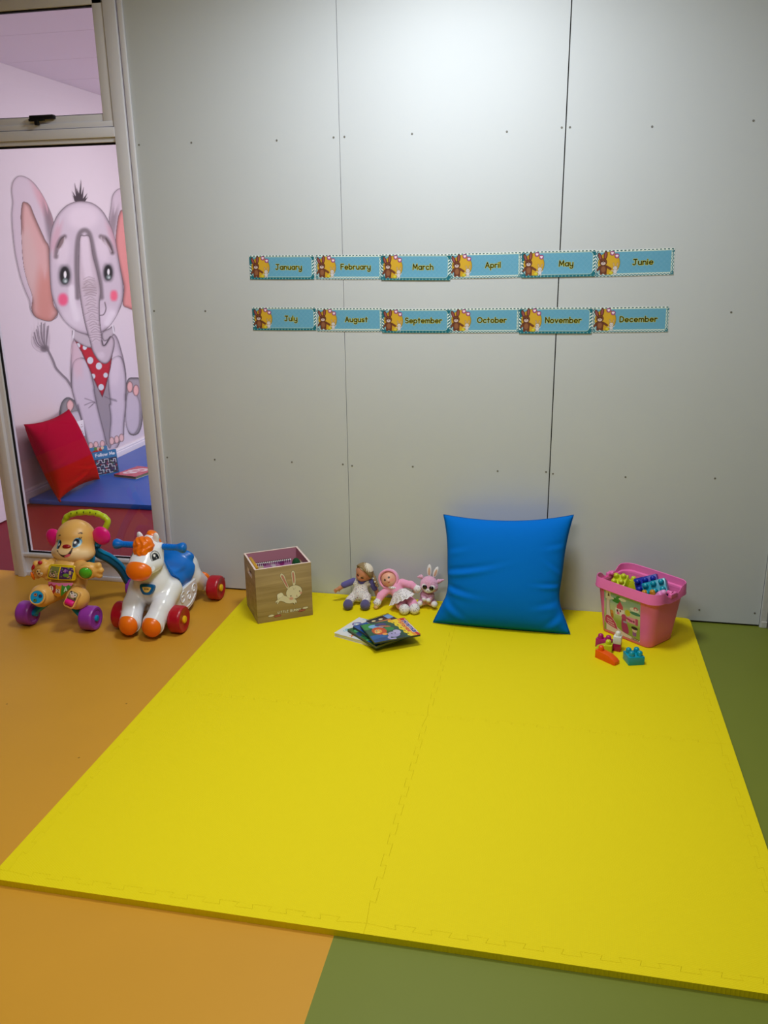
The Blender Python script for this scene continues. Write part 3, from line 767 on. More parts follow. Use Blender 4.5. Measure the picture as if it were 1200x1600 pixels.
def month_card(i, name, x, z, ang, w, h):
    W, H = 300., 104.                                # artwork in millimetres
    c = Cv(0, W, 0, H, 1.0, LTB); odd = i % 2 == 0
    c.c[:] = TEAL if odd else (232, 240, 238)
    if not odd:                                      # zigzag border
        zz = np.abs(((c.X / 14) % 1) - .5) * 2; zy = np.abs(((c.Y / 14) % 1) - .5) * 2
        for k in range(2):
            edge = np.minimum(c.Y, H - c.Y); c.put(np.abs(edge - 1.5 - k * 8 - zz * 4.5) - 1.9, TEAL, 1.0)
            side = np.minimum(c.X, W - c.X)
            ok = np.where((side < 13), np.abs(side - 2 - k * 7 - zy * 4.5) - 1.9, 9); c.put(ok, TEAL, 1.0)
    else:
        k = np.where((W - c.X < 13) & (np.abs(c.Y - 50) < 32), np.abs(((c.Y + (W - c.X) * .8) / 13) % 1 - .5) * 13 - 3.2, 9); c.put(k, (226, 236, 236), 1.5)
        k = np.where((c.X < 13) & (np.abs(c.Y - 40) < 26), np.abs(((c.Y + c.X * .8) / 13) % 1 - .5) * 13 - 3.2, 9); c.put(k, (226, 236, 236), 1.5)
        c.put(np.where(c.Y < 7, np.abs((c.X / 14.5) % 1 - .5) * 14.5 - 2.2, 9) + np.abs(c.Y - 4) * .6, (150, 190, 186), 1.4)
    inner = c.box(W / 2 + 1, H / 2 + 1, W - 25, H - 20, 13 if odd else 2)
    c.put(inner - 1.6, PALE); c.put(inner, LTB)
    dx, dy = (c.X / 4.2) % 1 - .5, ((c.Y / 4.2) % 1 - .5); dx2, dy2 = ((c.X / 4.2 + .5) % 1 - .5), ((c.Y / 4.2 + .5) % 1 - .5)
    dots = np.minimum(np.hypot(dx, dy), np.hypot(dx2, dy2)) * 4.2 - 1.35
    c.put(np.maximum(dots, inner), DOTB, 1.2)
    tk = np.where(c.Y > H - 7, np.abs((c.X / 15) % 1 - .5) * 15 - 4, 9)          # dashed upper edge
    c.put(np.where(c.Y > H - 7, -1, 9), (230, 238, 234)); c.put(np.maximum(tk, np.abs(c.Y - H + 3.5) - 2.0), (34, 92, 98))
    # sun disc, brown rabbit, small white rabbit, hearts
    c.put(c.el(51, 52, 43, 45), (110, 104, 40), 1.5); c.put(c.el(51, 52, 41.5, 43.5), (206, 160, 40)); c.glow(c.el(58, 60, 18, 18), (220, 178, 58), 18, .6)
    BR, BD = (116, 66, 46), (70, 36, 30)
    for ex, ey, a in ((16, 78, 22), (37, 84, -6)):
        c.put(c.el(ex, ey, 7.5, 17, a), BD); c.put(c.el(ex, ey, 6, 15.5, a), BR); c.put(c.el(ex, ey, 3, 12, a), (156, 84, 92))
    for P, w_ in (([(22, 12), (22, 30)], 9), ([(38, 12), (37, 30)], 9), ([(18, 40), (8, 26)], 7), ([(42, 40), (58, 30)], 7)):
        c.put(c.line(P, w_ + 2), BD); c.put(c.line(P, w_), BR)
    c.put(c.el(30, 30, 14.5, 19), BD); c.put(c.el(30, 30, 13, 17.5), BR); c.put(c.el(30, 29, 8, 12), (146, 96, 66))
    c.put(c.el(29, 57, 15, 15), BD); c.put(c.el(29, 57, 13.5, 13.5), BR); c.put(c.el(29, 52, 9, 6.5), (206, 186, 184)); c.put(c.el(29, 55, 2.4, 1.8), (60, 30, 34))
    for ex in (24, 34): c.put(c.el(ex, 60, 2, 2.6), (30, 22, 22))
    for ex, a in ((70, 14), (84, -14)): c.put(c.el(ex, 46, 3.5, 8, a), (150, 132, 120)); c.put(c.el(ex, 46, 2.2, 6.5, a), (214, 176, 110))
    c.put(c.el(76, 32, 9, 8.5), (120, 112, 118)); c.put(c.el(76, 32, 7.8, 7.3), (226, 220, 222)); c.put(c.el(76, 19, 8, 9), (120, 112, 118)); c.put(c.el(76, 19, 6.8, 7.8), (214, 210, 214))
    for ex in (73, 79): c.put(c.el(ex, 33, 1.2, 1.5), (50, 40, 48))
    for P in ([(72, 12), (71, 7)], [(80, 12), (81, 7)], [(70, 22), (62, 22)], [(82, 22), (88, 26)]): c.put(c.line(P, 3.4), (200, 196, 202))
    c.put(c.el(60, 14, 8, 7.5), (180, 166, 40)); c.put(c.el(59, 15, 6, 5), (214, 200, 60))
    for hx, hy in ((63, 91), (81, 80)):
        c.put(c.el(hx, hy, 9.5, 9.5), (120, 40, 96)); c.put(c.el(hx, hy, 8, 8), (176, 96, 150))
        hd_ = np.minimum(c.el(hx - 2.4, hy + 1.4, 3, 3), c.el(hx + 2.4, hy + 1.4, 3, 3)); c.put(np.minimum(hd_, c.poly([(hx - 5.2, hy + .6), (hx, hy - 5.5), (hx + 5.2, hy + .6)])), (246, 232, 240))
    c.text(name, 184 if len(name) > 8 else 182, 43, 13.0, 3.9, (18, 22, 10), (206, 198, 70), 1.6, gap=.45)
    bow = RNG.uniform(.0006, .002); lay = .0009 if odd else .0003
    curl = .010 if name in ('March', 'May', 'November') else .004
    def fn(a, b, t):
        u, v = a / W - .5, b / H - .5
        y = -lay - bow * (1 - 4 * u * u) * .35 - curl * np.maximum(0, -v - .1) ** 2 * 1.2 - (.0006 if t == 0 else 0)
        return np.c_[u * w, y, v * h]
    V, F, C = c.slab(fn, .0006)
    o = obj('month_card', (V, F), m_card, col=C, sharp=40)
    o.location = (x, -.0004, z); o.rotation_euler = (0, R(-ang), 0)
    row = 'upper' if i < 6 else 'lower'
    return tag(o, f'blue spotted card reading {name} in the {row} row on the grey wall', 'month card', 'month cards on the wall')


for i, cc in enumerate(CARDS): month_card(i, *cc)


# ================================================================ CUSHIONS
def cushion_geo(w, h, th, sag=.045, folds=(), n=72, sag_b=None):
    sag_b = sag if sag_b is None else sag_b
    """two-sided cushion in the xz plane (centre at origin), x width, z height, y thickness"""
    u = np.linspace(-1, 1, n); U, W_ = np.meshgrid(u, u)
    def side(sg):
        ex = 1 - sag * 2 * (1 - W_ ** 2) * np.abs(U) ** 3; ez = 1 - np.where(W_ > 0, sag, sag_b) * 2 * (1 - U ** 2) * np.abs(W_) ** 3
        x = U * ex * w / 2; z = W_ * ez * h / 2
        k = np.clip((1 - np.abs(U) ** 2.6) * (1 - np.abs(W_) ** 2.6), 0, 1) ** .5
        y = sg * th / 2 * k
        if sg < 0:
            for (fx, fz, ang, L, wd, amp) in folds:
                a = R(ang); du = (U - fx) * math.cos(a) + (W_ - fz) * math.sin(a); dv = -(U - fx) * math.sin(a) + (W_ - fz) * math.cos(a) - .18 * du * du
                y = y + amp * np.exp(-(du / L) ** 2) * (np.exp(-(dv / wd) ** 2) - .8 * np.exp(-((dv - wd * 1.6) / wd) ** 2)) * np.clip(k * 2.2, 0, 1)
        return np.stack([x, y, z], -1).reshape(-1, 3)
    Fv, Bv = side(-1), side(1); i = np.arange(n * n).reshape(n, n)
    Q = np.stack([i[:-1, :-1], i[:-1, 1:], i[1:, 1:], i[1:, :-1]], -1).reshape(-1, 4)
    V = np.concatenate([Fv, Bv]); F = np.concatenate([Q, Q[:, ::-1] + n * n])
    bm = bmesh.new(); vs = [bm.verts.new(v) for v in V]; bm.verts.ensure_lookup_table()
    for f in F: bm.faces.new([vs[k] for k in f])
    bmesh.ops.remove_doubles(bm, verts=bm.verts[:], dist=2e-5)
    return from_bm(bm), (n, U, W_)


m_blue = mat('blue_cotton', (0, 112, 210), .8, .08, (4, .05), (700, .25, .0012), 0, 0)
FOL = [(-.72, -.14, 6, .5, .05, -.009), (-.84, -.46, -16, .36, .05, -.009), (-.8, .24, 10, .22, .06, -.003), (.8, -.26, 4, .22, .035, -.006), (.84, .02, -30, .2, .04, -.004),
       (-.84, -.74, -38, .26, .05, -.007), (.86, -.84, 40, .22, .05, -.007), (.8, -.6, 16, .24, .05, -.004), (.84, .4, 14, .2, .05, -.003)]
g, _ = cushion_geo(.555, .50, .17, .058, FOL, sag_b=-.004)
# slump: bottom bulges forward and corners spread
V = g[0]; zz = V[:, 2] / .25
V[:, 2] -= .030 * np.clip(.5 - V[:, 0] / .555, 0, 1) * np.clip(zz, 0, 1)
V[:, 0] *= np.where(zz < -.55, 1 + .05 * (-zz - .55) / .45, 1) ; V[:, 0] *= 1 - .055 * np.exp(-((zz + .42) / .30) ** 2)
th_c = thing('blue_cushion', 'square plain blue cushion leaning against the grey wall', 'cushion', (.952, -.162, T + .236), 0)
th_c.rotation_euler = (R(-22), 0, R(-1.5))
obj('cover', g, m_blue, th_c, sharp=None)
P = V[np.abs(V[:, 1]) < 1e-4]; ang = np.arctan2(P[:, 2], P[:, 0]); P = P[np.argsort(ang)]
obj('seam', tube(np.concatenate([P, P[:1]]), .0017, 6), mat('blue_seam', (2, 92, 160), .75, .2), th_c)

# ================================================================ STORAGE BOX
def wood(name, c0, c1, sc=(1.2, 14, 22)):
    m = mat(name, c0, .5, .3); nt = m.node_tree; N = nt.nodes
    tc = N.new('ShaderNodeTexCoord'); mp = N.new('ShaderNodeMapping'); mp.inputs['Scale'].default_value = sc
    n1 = N.new('ShaderNodeTexNoise'); n1.inputs['Scale'].default_value = 2.2; n1.inputs['Detail'].default_value = 6; n1.inputs['Distortion'].default_value = .6
    r = N.new('ShaderNodeValToRGB'); r.color_ramp.elements[0].position = .3; r.color_ramp.elements[1].position = .72
    r.color_ramp.elements[0].color = tuple(lin(c0)) + (1,); r.color_ramp.elements[1].color = tuple(lin(c1)) + (1,)
    nt.links.new(tc.outputs['Object'], mp.inputs[0]); nt.links.new(mp.outputs[0], n1.inputs['Vector']); nt.links.new(n1.outputs['Fac'], r.inputs[0]); nt.links.new(r.outputs[0], N['Principled BSDF'].inputs['Base Color'])
    return m


BWd, BD_, BH, WT = .249, .226, .250, .008
sb = thing('storage_box', 'open wooden toy box with a leaping white rabbit print and pink inside', 'storage box', (-.089, -.392, T), math.atan2(.134, .210))
mw = wood('oak_veneer', (146, 123, 86), (182, 158, 118)); mpk = mat('pink_lining', (196, 132, 152), .6, .3); mrim = mat('pale_rim', (236, 214, 206), .55, .3)
# local frame: x along the front face, y to the back
HZ0, HZ1 = .186, .214
def side(x0, x1):                                    # side board with a handle slot
    y0, y1 = WT, BD_ - WT; ym = (y0 + y1) / 2; a, b = ym - .042, ym + .042
    return join(bx(x0, x1, y0, a, 0, BH), bx(x0, x1, b, y1, 0, BH), bx(x0, x1, a, b, 0, HZ0), bx(x0, x1, a, b, HZ1, BH))
obj('front_panel', bx(0, BWd, 0, WT, 0, BH, .0008), mw, sb); obj('back_panel', bx(0, BWd, BD_ - WT, BD_, 0, BH, .0008), mw, sb)
obj('side_panel', side(0, WT), mw, sb, smooth=False); obj('side_panel', side(BWd - WT, BWd), mw, sb, smooth=False)
obj('bottom_panel', bx(WT, BWd - WT, WT, BD_ - WT, .003, .010), mpk, sb, smooth=False)
e = .0006; l0, l1, k0, k1 = WT, BWd - WT, WT, BD_ - WT
def slotliner(x0, x1):
    ym = BD_ / 2; a, b = ym - .042, ym + .042
    return join(bx(x0, x1, k0, a, .01, BH - .001), bx(x0, x1, b, k1, .01, BH - .001), bx(x0, x1, a, b, .01, HZ0), bx(x0, x1, a, b, HZ1, BH - .001))
obj('lining', join(bx(l0, l1, k0, k0 + e, .01, BH - .001), bx(l0, l1, k1 - e, k1, .01, BH - .001), slotliner(l0, l0 + e), slotliner(l1 - e, l1)), mpk, sb, smooth=False)
obj('rim', join(bx(0, BWd, 0, WT, BH, BH + .0012), bx(0, BWd, BD_ - WT, BD_, BH, BH + .0012), bx(0, WT, WT, BD_ - WT, BH, BH + .0012), bx(BWd - WT, BWd, WT, BD_ - WT, BH, BH + .0012),
                *[bx(x - .0003, x + WT + .0003, BD_ / 2 - .042, BD_ / 2 + .042, HZ0 - .0004, HZ0 + .0008) for x in (0, BWd - WT)],
                *[bx(x - .0003, x + WT + .0003, BD_ / 2 + s * .042 - .0008, BD_ / 2 + s * .042 + .0008, HZ0, HZ1) for x in (0, BWd - WT) for s in (-1, 1)]), mrim, sb, smooth=False)
# printed rabbit (crop pixels of the front face -> millimetres)
c = Cv(0, 249, 0, 250, 1.0, (0, 0, 0)); WHT, PNK, GRY = (222, 214, 194), (190, 128, 122), (150, 138, 112)
def q(x, y): return ((x - 120) / 1040 * 249, 250 - (y - 385 + (x - 120) * .142) / 985 * 250)
Q = lambda *p: [q(*a) for a in p]
d = c.poly(cr(Q((600, 440), (575, 490), (620, 580), (690, 715), (725, 690), (690, 590), (655, 480)), 6, True)); c.put(d, WHT)
c.put(c.poly(cr(Q((605, 475), (600, 510), (690, 690), (708, 670), (670, 570), (635, 490)), 6, True)), PNK)
c.put(c.poly(cr(Q((815, 385), (785, 430), (790, 540), (810, 660), (850, 640), (858, 520), (850, 420)), 6, True)), WHT)
c.put(c.poly(cr(Q((815, 415), (800, 450), (815, 610), (835, 600), (838, 500), (830, 430)), 6, True)), PNK)
c.put(c.poly(cr(Q((600, 800), (520, 815), (500, 880), (505, 920), (465, 960), (475, 980), (500, 965), (490, 1000), (505, 1005), (545, 950), (600, 955), (660, 985), (730, 995), (795, 985), (825, 1025), (830, 985), (858, 990), (850, 930), (760, 880), (640, 850)), 4, True)), WHT)
for x, y, r in ((530, 845, 30), (575, 825, 32), (570, 870, 30)): c.put(c.el(*q(x, y), r / 4.18, r / 4.1), (232, 226, 212))
c.put(c.line(cr(Q((505, 930), (560, 890), (600, 870)), 5), 1), GRY)
hx, hy = q(820, 785); c.put(c.el(hx, hy, 36.5, 32.5, 12), GRY); c.put(c.el(hx, hy, 35.5, 31.5, 12), WHT)
for x, y in ((757, 856), (925, 768)): c.put(c.el(*q(x, y), 2.6, 3.2), (90, 66, 58))
c.put(c.line(Q((870, 840), (862, 860), (880, 868)), 2.6), (170, 130, 116))
for x, y, r in ((762, 905, 9), (955, 800, 7)): c.glow(c.el(*q(x, y), r * .6, r * .4), (214, 150, 140), 6, .8)
c.put(c.line(Q((800, 690), (815, 740), (850, 705)), 1), GRY)
for x, y in ((808, 1005), (840, 985)): c.put(c.el(*q(x, y), 1.6, 2.2), (120, 100, 80))
c.text('LITTLE BUNNY', *q(716, 1155), 6.2, 2.6, (236, 230, 214), ang=0, gap=.55)
for (x, y), cl in (((370, 1222), WHT), ((490, 1225), (172, 92, 84)), ((950, 1130), (172, 92, 84)), ((1020, 1080), WHT)):
    c.put(c.el(*q(x, y), 13 if cl == WHT else 16, 5, 4), cl)
V, F, C = c.grid(lambda a, b: np.c_[a / 1000, np.full(a.size, -.0004), b / 1000])
keep = (c.m.ravel()[F] > .35).any(1)
obj('rabbit_print', (V, F[keep]), painted('print_ink', .55, .3), sb, col=C, sharp=None)
ca, sa = math.cos(sb.rotation_euler[2]), math.sin(sb.rotation_euler[2])
def inbox(x, y, z): return (sb.location[0] + x * ca - y * sa, sb.location[1] + x * sa + y * ca, T + z)
rz = sb.rotation_euler[2]
# what stands in the box
c = Cv(0, 150, 0, 205, 2, (214, 150, 205))
for k in range(26):
    x, y = RNG.uniform(0, 150), RNG.uniform(100, 205); c.put(c.el(x, y, RNG.uniform(5, 14), RNG.uniform(3, 7)), [(244, 232, 244), (170, 60, 140), (240, 190, 226), (150, 90, 170)][k % 4])
c.put(c.box(22, 180, 22, 26, 4), (236, 226, 190))
t = thing('spiral_notebook', 'pink patterned spiral notebook standing in the wooden box', 'notebook', inbox(.104, .098, .0105), rz)
V, F, C = c.slab(lambda a, b, k: np.c_[(a - 75) / 1000 * 1.08, np.full(a.size, -.006 + .012 * k), b / 1000 * 1.115 + .002], .01)
obj('cover', (V, F), m_card, t, col=C)
sp = [tube([(x, .009 * math.cos(a), .231 + .008 * math.sin(a) - .004) for a in np.linspace(0, 2 * math.pi, 14)[:-1]], .0013, 6, True) for x in np.arange(-.072, .074, .0085)]
obj('wire_binding', join(*sp), mat('dark_wire', (46, 40, 44), .4, .5), t)
tag(obj('paperback_book', xf(bx(-.0065, .0065, -.07, .07, 0, .236, .001), inbox(.019, .11, .0105), (0, 0, rz)), mat('ochre_cover', (196, 146, 40), .5, .4)), 'yellow book spine at the left inside the wooden box', 'book')
tag(obj('paperback_book', xf(bx(-.06, .06, -.005, .005, 0, .20, .001), inbox(.10, .118, .0105), (0, 0, rz)), mat('plum_cover', (92, 30, 62), .5, .4)), 'plum book close behind the pink notebook in the wooden box', 'book')
t = thing('toy_figure', 'dark green toy figure sticking up in the wooden box', 'toy', inbox(.204, .085, .0105), rz)
mgr = mat('dark_green_plush', (28, 78, 44), .9, .2, (60, .25), (400, .4, .003))
obj('body', snet(lambda P: su(.02, s_ell(P, (0, 0, .085), (.018, .03, .09)), s_ell(P, (0, -.004, .207), (.019, .024, .032)), s_cap(P, (-.008, 0, .15), (-.012, -.03, .10), .011, .009)), (-.04, -.05, -.012), (.04, .05, .25), .0045), mgr, t, sharp=None)
for x in (-.008, .009): obj('eye', ball((x, -.0262, .215), .0035), mat('white_plastic', (230, 230, 228), .3, .5), t)
t = thing('toy_cup', 'small white cup with a red top by the right wall of the wooden box', 'toy', inbox(.222, .145, .0105), rz)
obj('cup', lathe([(0, .0), (.011, 0), (.013, .205), (.0115, .205), (.0105, .18), (0, .18)], 20), mat('white_plastic', (230, 230, 228), .3, .5), t)
obj('cap', xf(ball((0, 0, 0), (.010, .010, .012)), (0, 0, .203)), mat('red_plastic', (186, 20, 44), .3, .5), t)
# ================================================================ BUCKET OF BLOCKS
mp_ = mat('pink_plastic', (238, 116, 182), .34, .45); mp2 = mat('pale_pink_plastic', (240, 170, 214), .34, .45)
BKA = math.atan2(-.135, .18) - R(3)                         # front (label) face runs down to the right
bk = thing('block_bucket', 'pink plastic bucket of toy blocks with a picture label, beside the wall', 'bucket', (1.5120, -.2040, T), BKA)
# local: x along the label face, -y towards the viewer
def brect(w, d, r, z, dx=0, n=8, bulge=.0):
    P = rrect(w, d, r, n)
    m_ = len(P); P = np.concatenate([np.stack([P[i] + (P[(i + 1) % m_] - P[i]) * t for t in ((0,) if np.hypot(*(P[(i + 1) % m_] - P[i])) < .03 else np.arange(10) / 10)]) for i in range(m_)])
    P = np.c_[P[:, 0] + dx, P[:, 1] + bulge * np.sign(P[:, 1]) * np.cos(np.clip(P[:, 0] / (w / 2), -1, 1) * math.pi / 2) * (np.abs(P[:, 1]) > d * .3)]
    zz = z(P) if callable(z) else np.full(len(P), z)
    return np.c_[P, zz]
BKW0, BKD0, BKW1, BKD1, BKH = .242, .168, .290, .212, .218
rings = [brect(BKW0 - .016, BKD0 - .016, .022, 0), brect(BKW0 - .006, BKD0 - .006, .027, .002), brect(BKW0, BKD0, .03, .007)]
for k in range(1, 7):
    t = k / 6; rings.append(brect(BKW0 + (BKW1 - BKW0) * t, BKD0 + (BKD1 - BKD0) * t, .03 + .006 * t, .007 + (BKH - .007) * t))
inner = [brect(BKW1 - .006, BKD1 - .006, .034, BKH), brect(BKW0 - .004, BKD0 - .004, .028, .02), brect(BKW0 - .02, BKD0 - .02, .02, .012)]
obj('tub', loft(rings + inner), mp_, bk)
sst = lambda t: np.clip(t, 0, 1) ** 2 * (3 - 2 * np.clip(t, 0, 1))
lift = lambda P: .027 * sst((np.abs(P[:, 1]) - .026) / .042) - .006 + np.where(P[:, 1] > 0, .004, 0)
rw, rd = BKW1 + .022, BKD1 + .020
rr = [brect(BKW1 - .002, BKD1 - .002, .036, BKH - .002), brect(rw + .004, rd + .004, .046, lambda P: BKH - .022 + .35 * lift(P), bulge=.004), brect(rw + .006, rd + .006, .047, lambda P: BKH - .019 + .35 * lift(P), bulge=.004),
      brect(rw + .003, rd + .003, .046, lambda P: BKH - .015 + .36 * lift(P), bulge=.004), brect(rw, rd, .045, lambda P: BKH + .006 + lift(P), bulge=.004),
      brect(rw - .003, rd - .003, .044, lambda P: BKH + .009 + lift(P), bulge=.004), brect(rw - .008, rd - .008, .042, lambda P: BKH + .007 + lift(P), bulge=.004),
      brect(rw - .012, rd - .012, .040, lambda P: BKH - .002 + .3 * lift(P), bulge=.003), brect(BKW1 - .004, BKD1 - .004, .035, BKH + .002), brect(BKW1 - .009, BKD1 - .009, .033, BKH - .006)]
V, F = loft(rr); obj('rim', (V, F[:-2]), mp_, bk)
for s in (-1, 1):
    x = s * (BKW1 / 2 + .006)
    obj('handle_lug', join(box(x, 0, BKH + .006, .016, .044, .020, .004, 3), xf(cyl((0, 0, 0), .0085, .022, 'x', 20, .001), (x - s * .010, -.006, BKH + .014)), xf(cyl((0, 0, 0), .003, .026, 'x', 12), (x - s * .010, -.006, BKH + .014))), mp_, bk)
# label wrapped on the front face
def bface(x, z):                                     # point on the sloping front wall
    t = np.clip((z - .007) / (BKH - .007), 0, 1); w = BKW0 + (BKW1 - BKW0) * t; return np.c_[x, -(BKD0 + (BKD1 - BKD0) * t) / 2 - .0007, z]
c = Cv(-100, 76, 14, 200, 1.0, (150, 172, 72))
c.c[c.Y > 112] = (176, 196, 196); c.glow(np.where(c.Y > 60, c.Y * 0 + np.abs(c.Y - 118) - 20, 60), (196, 206, 150), 30, .8); c.glow(c.Y * 0 + 168 - c.Y, (150, 190, 190), 40, .8)
for x, y, rx, ry, cl in ((-40, 165, 22, 10, (58, 140, 72)), (-28, 178, 14, 9, (66, 156, 84)), (-10, 178, 18, 7, (238, 238, 238)), (48, 152, 22, 9, (236, 236, 236)), (52, 136, 26, 7, (66, 130, 110)), (16, 128, 13, 14, (206, 196, 50)), (-62, 170, 10, 6, (230, 236, 236))): c.put(c.el(x, y, rx, ry), cl)
for x0, y0, w, h, cl in ((-22, 118, 44, 30, (236, 226, 226)), (-22, 140, 30, 16, (206, 74, 110)), (-30, 112, 12, 12, (226, 110, 150)), (-8, 108, 10, 20, (240, 236, 236)), (36, 100, 44, 26, (232, 150, 178)), (60, 100, 12, 30, (196, 76, 116)), (28, 98, 8, 9, (130, 60, 80)), (46, 98, 8, 9, (130, 60, 80)), (-20, 124, 7, 9, (120, 40, 66)), (-34, 122, 8, 10, (90, 40, 60))): c.put(c.box(x0, y0, w, h, 2), cl)
c.put(c.poly([(-36, 146), (-22, 168), (-6, 146)]), (206, 74, 110)); c.put(c.el(54, 158, 10, 8), (214, 90, 130)); c.put(c.el(54, 156, 5, 5), (244, 240, 240))
c.put(c.poly(cr([(-10, 100), (6, 104), (10, 84), (20, 60), (22, 36), (8, 30), (-8, 38), (-14, 64)], 6, True)), (176, 50, 112)); c.put(c.el(-2, 104, 12, 12), (190, 60, 120)); c.put(c.box(24, 100, 34, 8, 3, -12), (176, 50, 112)); c.put(c.box(4, 82, 18, 8, 2), (170, 176, 190))
for x, y in ((-62, 92), ): c.put(c.box(x, y, 18, 22, 4), (196, 110, 50)); c.put(c.el(x, y + 16, 8, 8), (214, 150, 70)); c.put(c.box(x, y - 12, 14, 10, 3), (176, 80, 40))
c.put(c.box(50, 44, 18, 22, 5), (150, 90, 160)); c.put(c.el(50, 62, 12, 11), (232, 200, 180)); c.put(c.el(50, 70, 16, 7), (40, 30, 40))
edge = c.poly(cr([(-66, 200), (-72, 150), (-68, 96), (-50, 60), (-10, 36), (78, 22)], 8).tolist() + [(78, 14), (-90, 14), (-90, 200)]); c.put(edge, (226, 210, 206)); c.put(np.abs(edge) - .9, (110, 120, 70))
c.put(c.box(-80, 182, 26, 44, 2), (238, 232, 222)); c.put(c.poly([(-82, 178), (-78, 192), (-74, 178)]), (90, 84, 70)); c.put(c.box(-78, 176, 9, 5, 1), (120, 60, 60))
bd = c.poly(cr([(-92, 80), (-70, 84), (-44, 62), (-34, 38), (-38, 34), (-92, 48)], 5, True)); c.put(bd - 1.5, (240, 226, 228)); c.put(bd, (196, 62, 106))
for yy, x0, x1 in ((70, -84, -60), (60, -84, -52), (50, -80, -46)):
    for x in np.arange(x0, x1, 4.4): c.put(c.box(x, yy - (x + 84) * .18, 2.6, 5, .6), (240, 214, 222))
c.put(c.box(54, 20, 34, 8, 3), (96, 44, 48))
for x in np.arange(42, 68, 5): c.put(c.box(x, 20, 3, 4, .8), (226, 200, 190))
V, F, C = c.slab(lambda a, b, k: bface(a / 1000, b / 1000) + np.array([0, .0005 * k, 0]), .0005)
obj('picture_label', (V, F), painted('bucket_label', .35, .4), bk, col=C, sharp=40)
cb, sbn = math.cos(BKA), math.sin(BKA)
def inbk(x, y, z): return (bk.location[0] + x * cb - y * sbn, bk.location[1] + x * sbn + y * cb, T + z)

# ---- building blocks
BU = .0318                                            # one stud pitch
bmats = {k: mat(k + '_block', v, .3, .5) for k, v in dict(lime=(202, 212, 32), teal=(0, 150, 176), navy=(16, 44, 170), orange=(240, 92, 12), white=(232, 234, 228), magenta=(178, 22, 112), crimson=(166, 14, 76), pink=(240, 160, 216), amber=(190, 140, 20)).items()}


def stud(x, y, z, r=.0112):
    return xf(lathe([(r, -.001), (r, .008), (r * .96, .0125), (r * .8, .0165), (r * .45, .019), (0, .0198)], 20), (x, y, z))


def block(label, col, nx, ny, loc, rot, h=.027, slope=False):
    t = thing('building_block', label, 'toy block', loc, rot[2], 'toy building blocks'); t.rotation_euler = rot
    w, d = nx * BU - .0006, ny * BU - .0006
    if slope:
        pr = cr([(w / 2 - BU * .9, h), (w / 2 - BU * .5 , h), (w / 2 - .1 * w - BU, h)], 2)
        P = [(-w / 2, 0), (w / 2, 0), (w / 2, h * .38), (w / 2 - BU * .35, h * .62), (w / 2 - BU * 1.1, h * .92), (-w / 2 + BU * .8, h), (-w / 2, h)]
        bm = bmesh.new(); a = [bm.verts.new((x, -d / 2, z)) for x, z in P]; b = [bm.verts.new((x, d / 2, z)) for x, z in P]; n = len(P)
        bm.faces.new(a); bm.faces.new(b[::-1])
        for i in range(n): bm.faces.new((a[(i + 1) % n], a[i], b[i], b[(i + 1) % n]))
        bmesh.ops.recalc_face_normals(bm, faces=bm.faces[:])
        bmesh.ops.bevel(bm, geom=bm.edges[:], offset=.0014, segments=2, profile=.5, affect='EDGES'); body = from_bm(bm)
        studs = [(-w / 2 + BU / 2, 0)]
    else:
        # hollow underneath
        wl = .0026; bm_ = bx(-w / 2, w / 2, -d / 2, d / 2, h - wl, h, .0009, 2)
        body = join(bx(-w / 2, w / 2, -d / 2, d / 2, 0, h, .0016, 2)) if rot[0] == 0 and rot[1] == 0 else join(
            bm_, bx(-w / 2, -w / 2 + wl, -d / 2, d / 2, 0, h, .0008), bx(w / 2 - wl, w / 2, -d / 2, d / 2, 0, h, .0008), bx(-w / 2, w / 2, -d / 2, -d / 2 + wl, 0, h, .0008), bx(-w / 2, w / 2, d / 2 - wl, d / 2, 0, h, .0008))
        studs = [(-w / 2 + BU * (i + .5), -d / 2 + BU * (j + .5)) for i in range(nx) for j in range(ny)]
    obj('body', body, bmats[col], t)
    for x, y in studs: obj('stud', stud(x, y, h), bmats[col], t)
    return t


def gp(px, py, z=T): p = at(px, py, 2, z); return (p[0], p[1], z)
p0 = gp(933, 1028); p1 = gp(964, 1042)
a = math.atan2(p1[1] - p0[1], p1[0] - p0[0]); m_ = ((p0[0] + p1[0]) / 2 - math.sin(a) * .0, (p0[1] + p1[1]) / 2 + .016, T)
block('orange sloping toy block with one stud, in front of the lime block', 'orange', 3, 1, (m_[0] + .001, m_[1], T), (0, 0, a), h=.034, slope=True)
p0 = gp(982, 1040.5); p1 = gp(1007, 1039); a = math.atan2(p1[1] - p0[1], p1[0] - p0[0])
block('teal toy block with four studs on the mat in front of the bucket', 'teal', 2, 2, (p0[0] + math.cos(a) * BU - math.sin(a) * BU, p0[1] + math.sin(a) * BU + math.cos(a) * BU, T), (0, 0, a), h=.034)
q0 = gp(965, 1018)
cr_ = block('crimson toy block under the white block', 'crimson', 1, 1, (q0[0] - .002, q0[1] + .014, T), (0, 0, R(-14)), h=.031)
block('white tall toy block standing on the crimson block', 'white', 1, 1, (q0[0] - .002, q0[1] + .014, T + .0315), (0, 0, R(-14)), h=.032)
for ch in list(cr_.children):
    if ch.name.startswith('stud'): bpy.data.objects.remove(ch)
block('magenta two stud toy block at the back of the small block group', 'magenta', 2, 1, (q0[0] - .052, q0[1] + .033, T), (0, 0, R(-20)), h=.036)
block('lime sloping toy block behind the orange sloping block', 'lime', 2, 1, (q0[0] - .054, q0[1] - .006, T), (0, 0, R(168)), h=.034, slope=True)
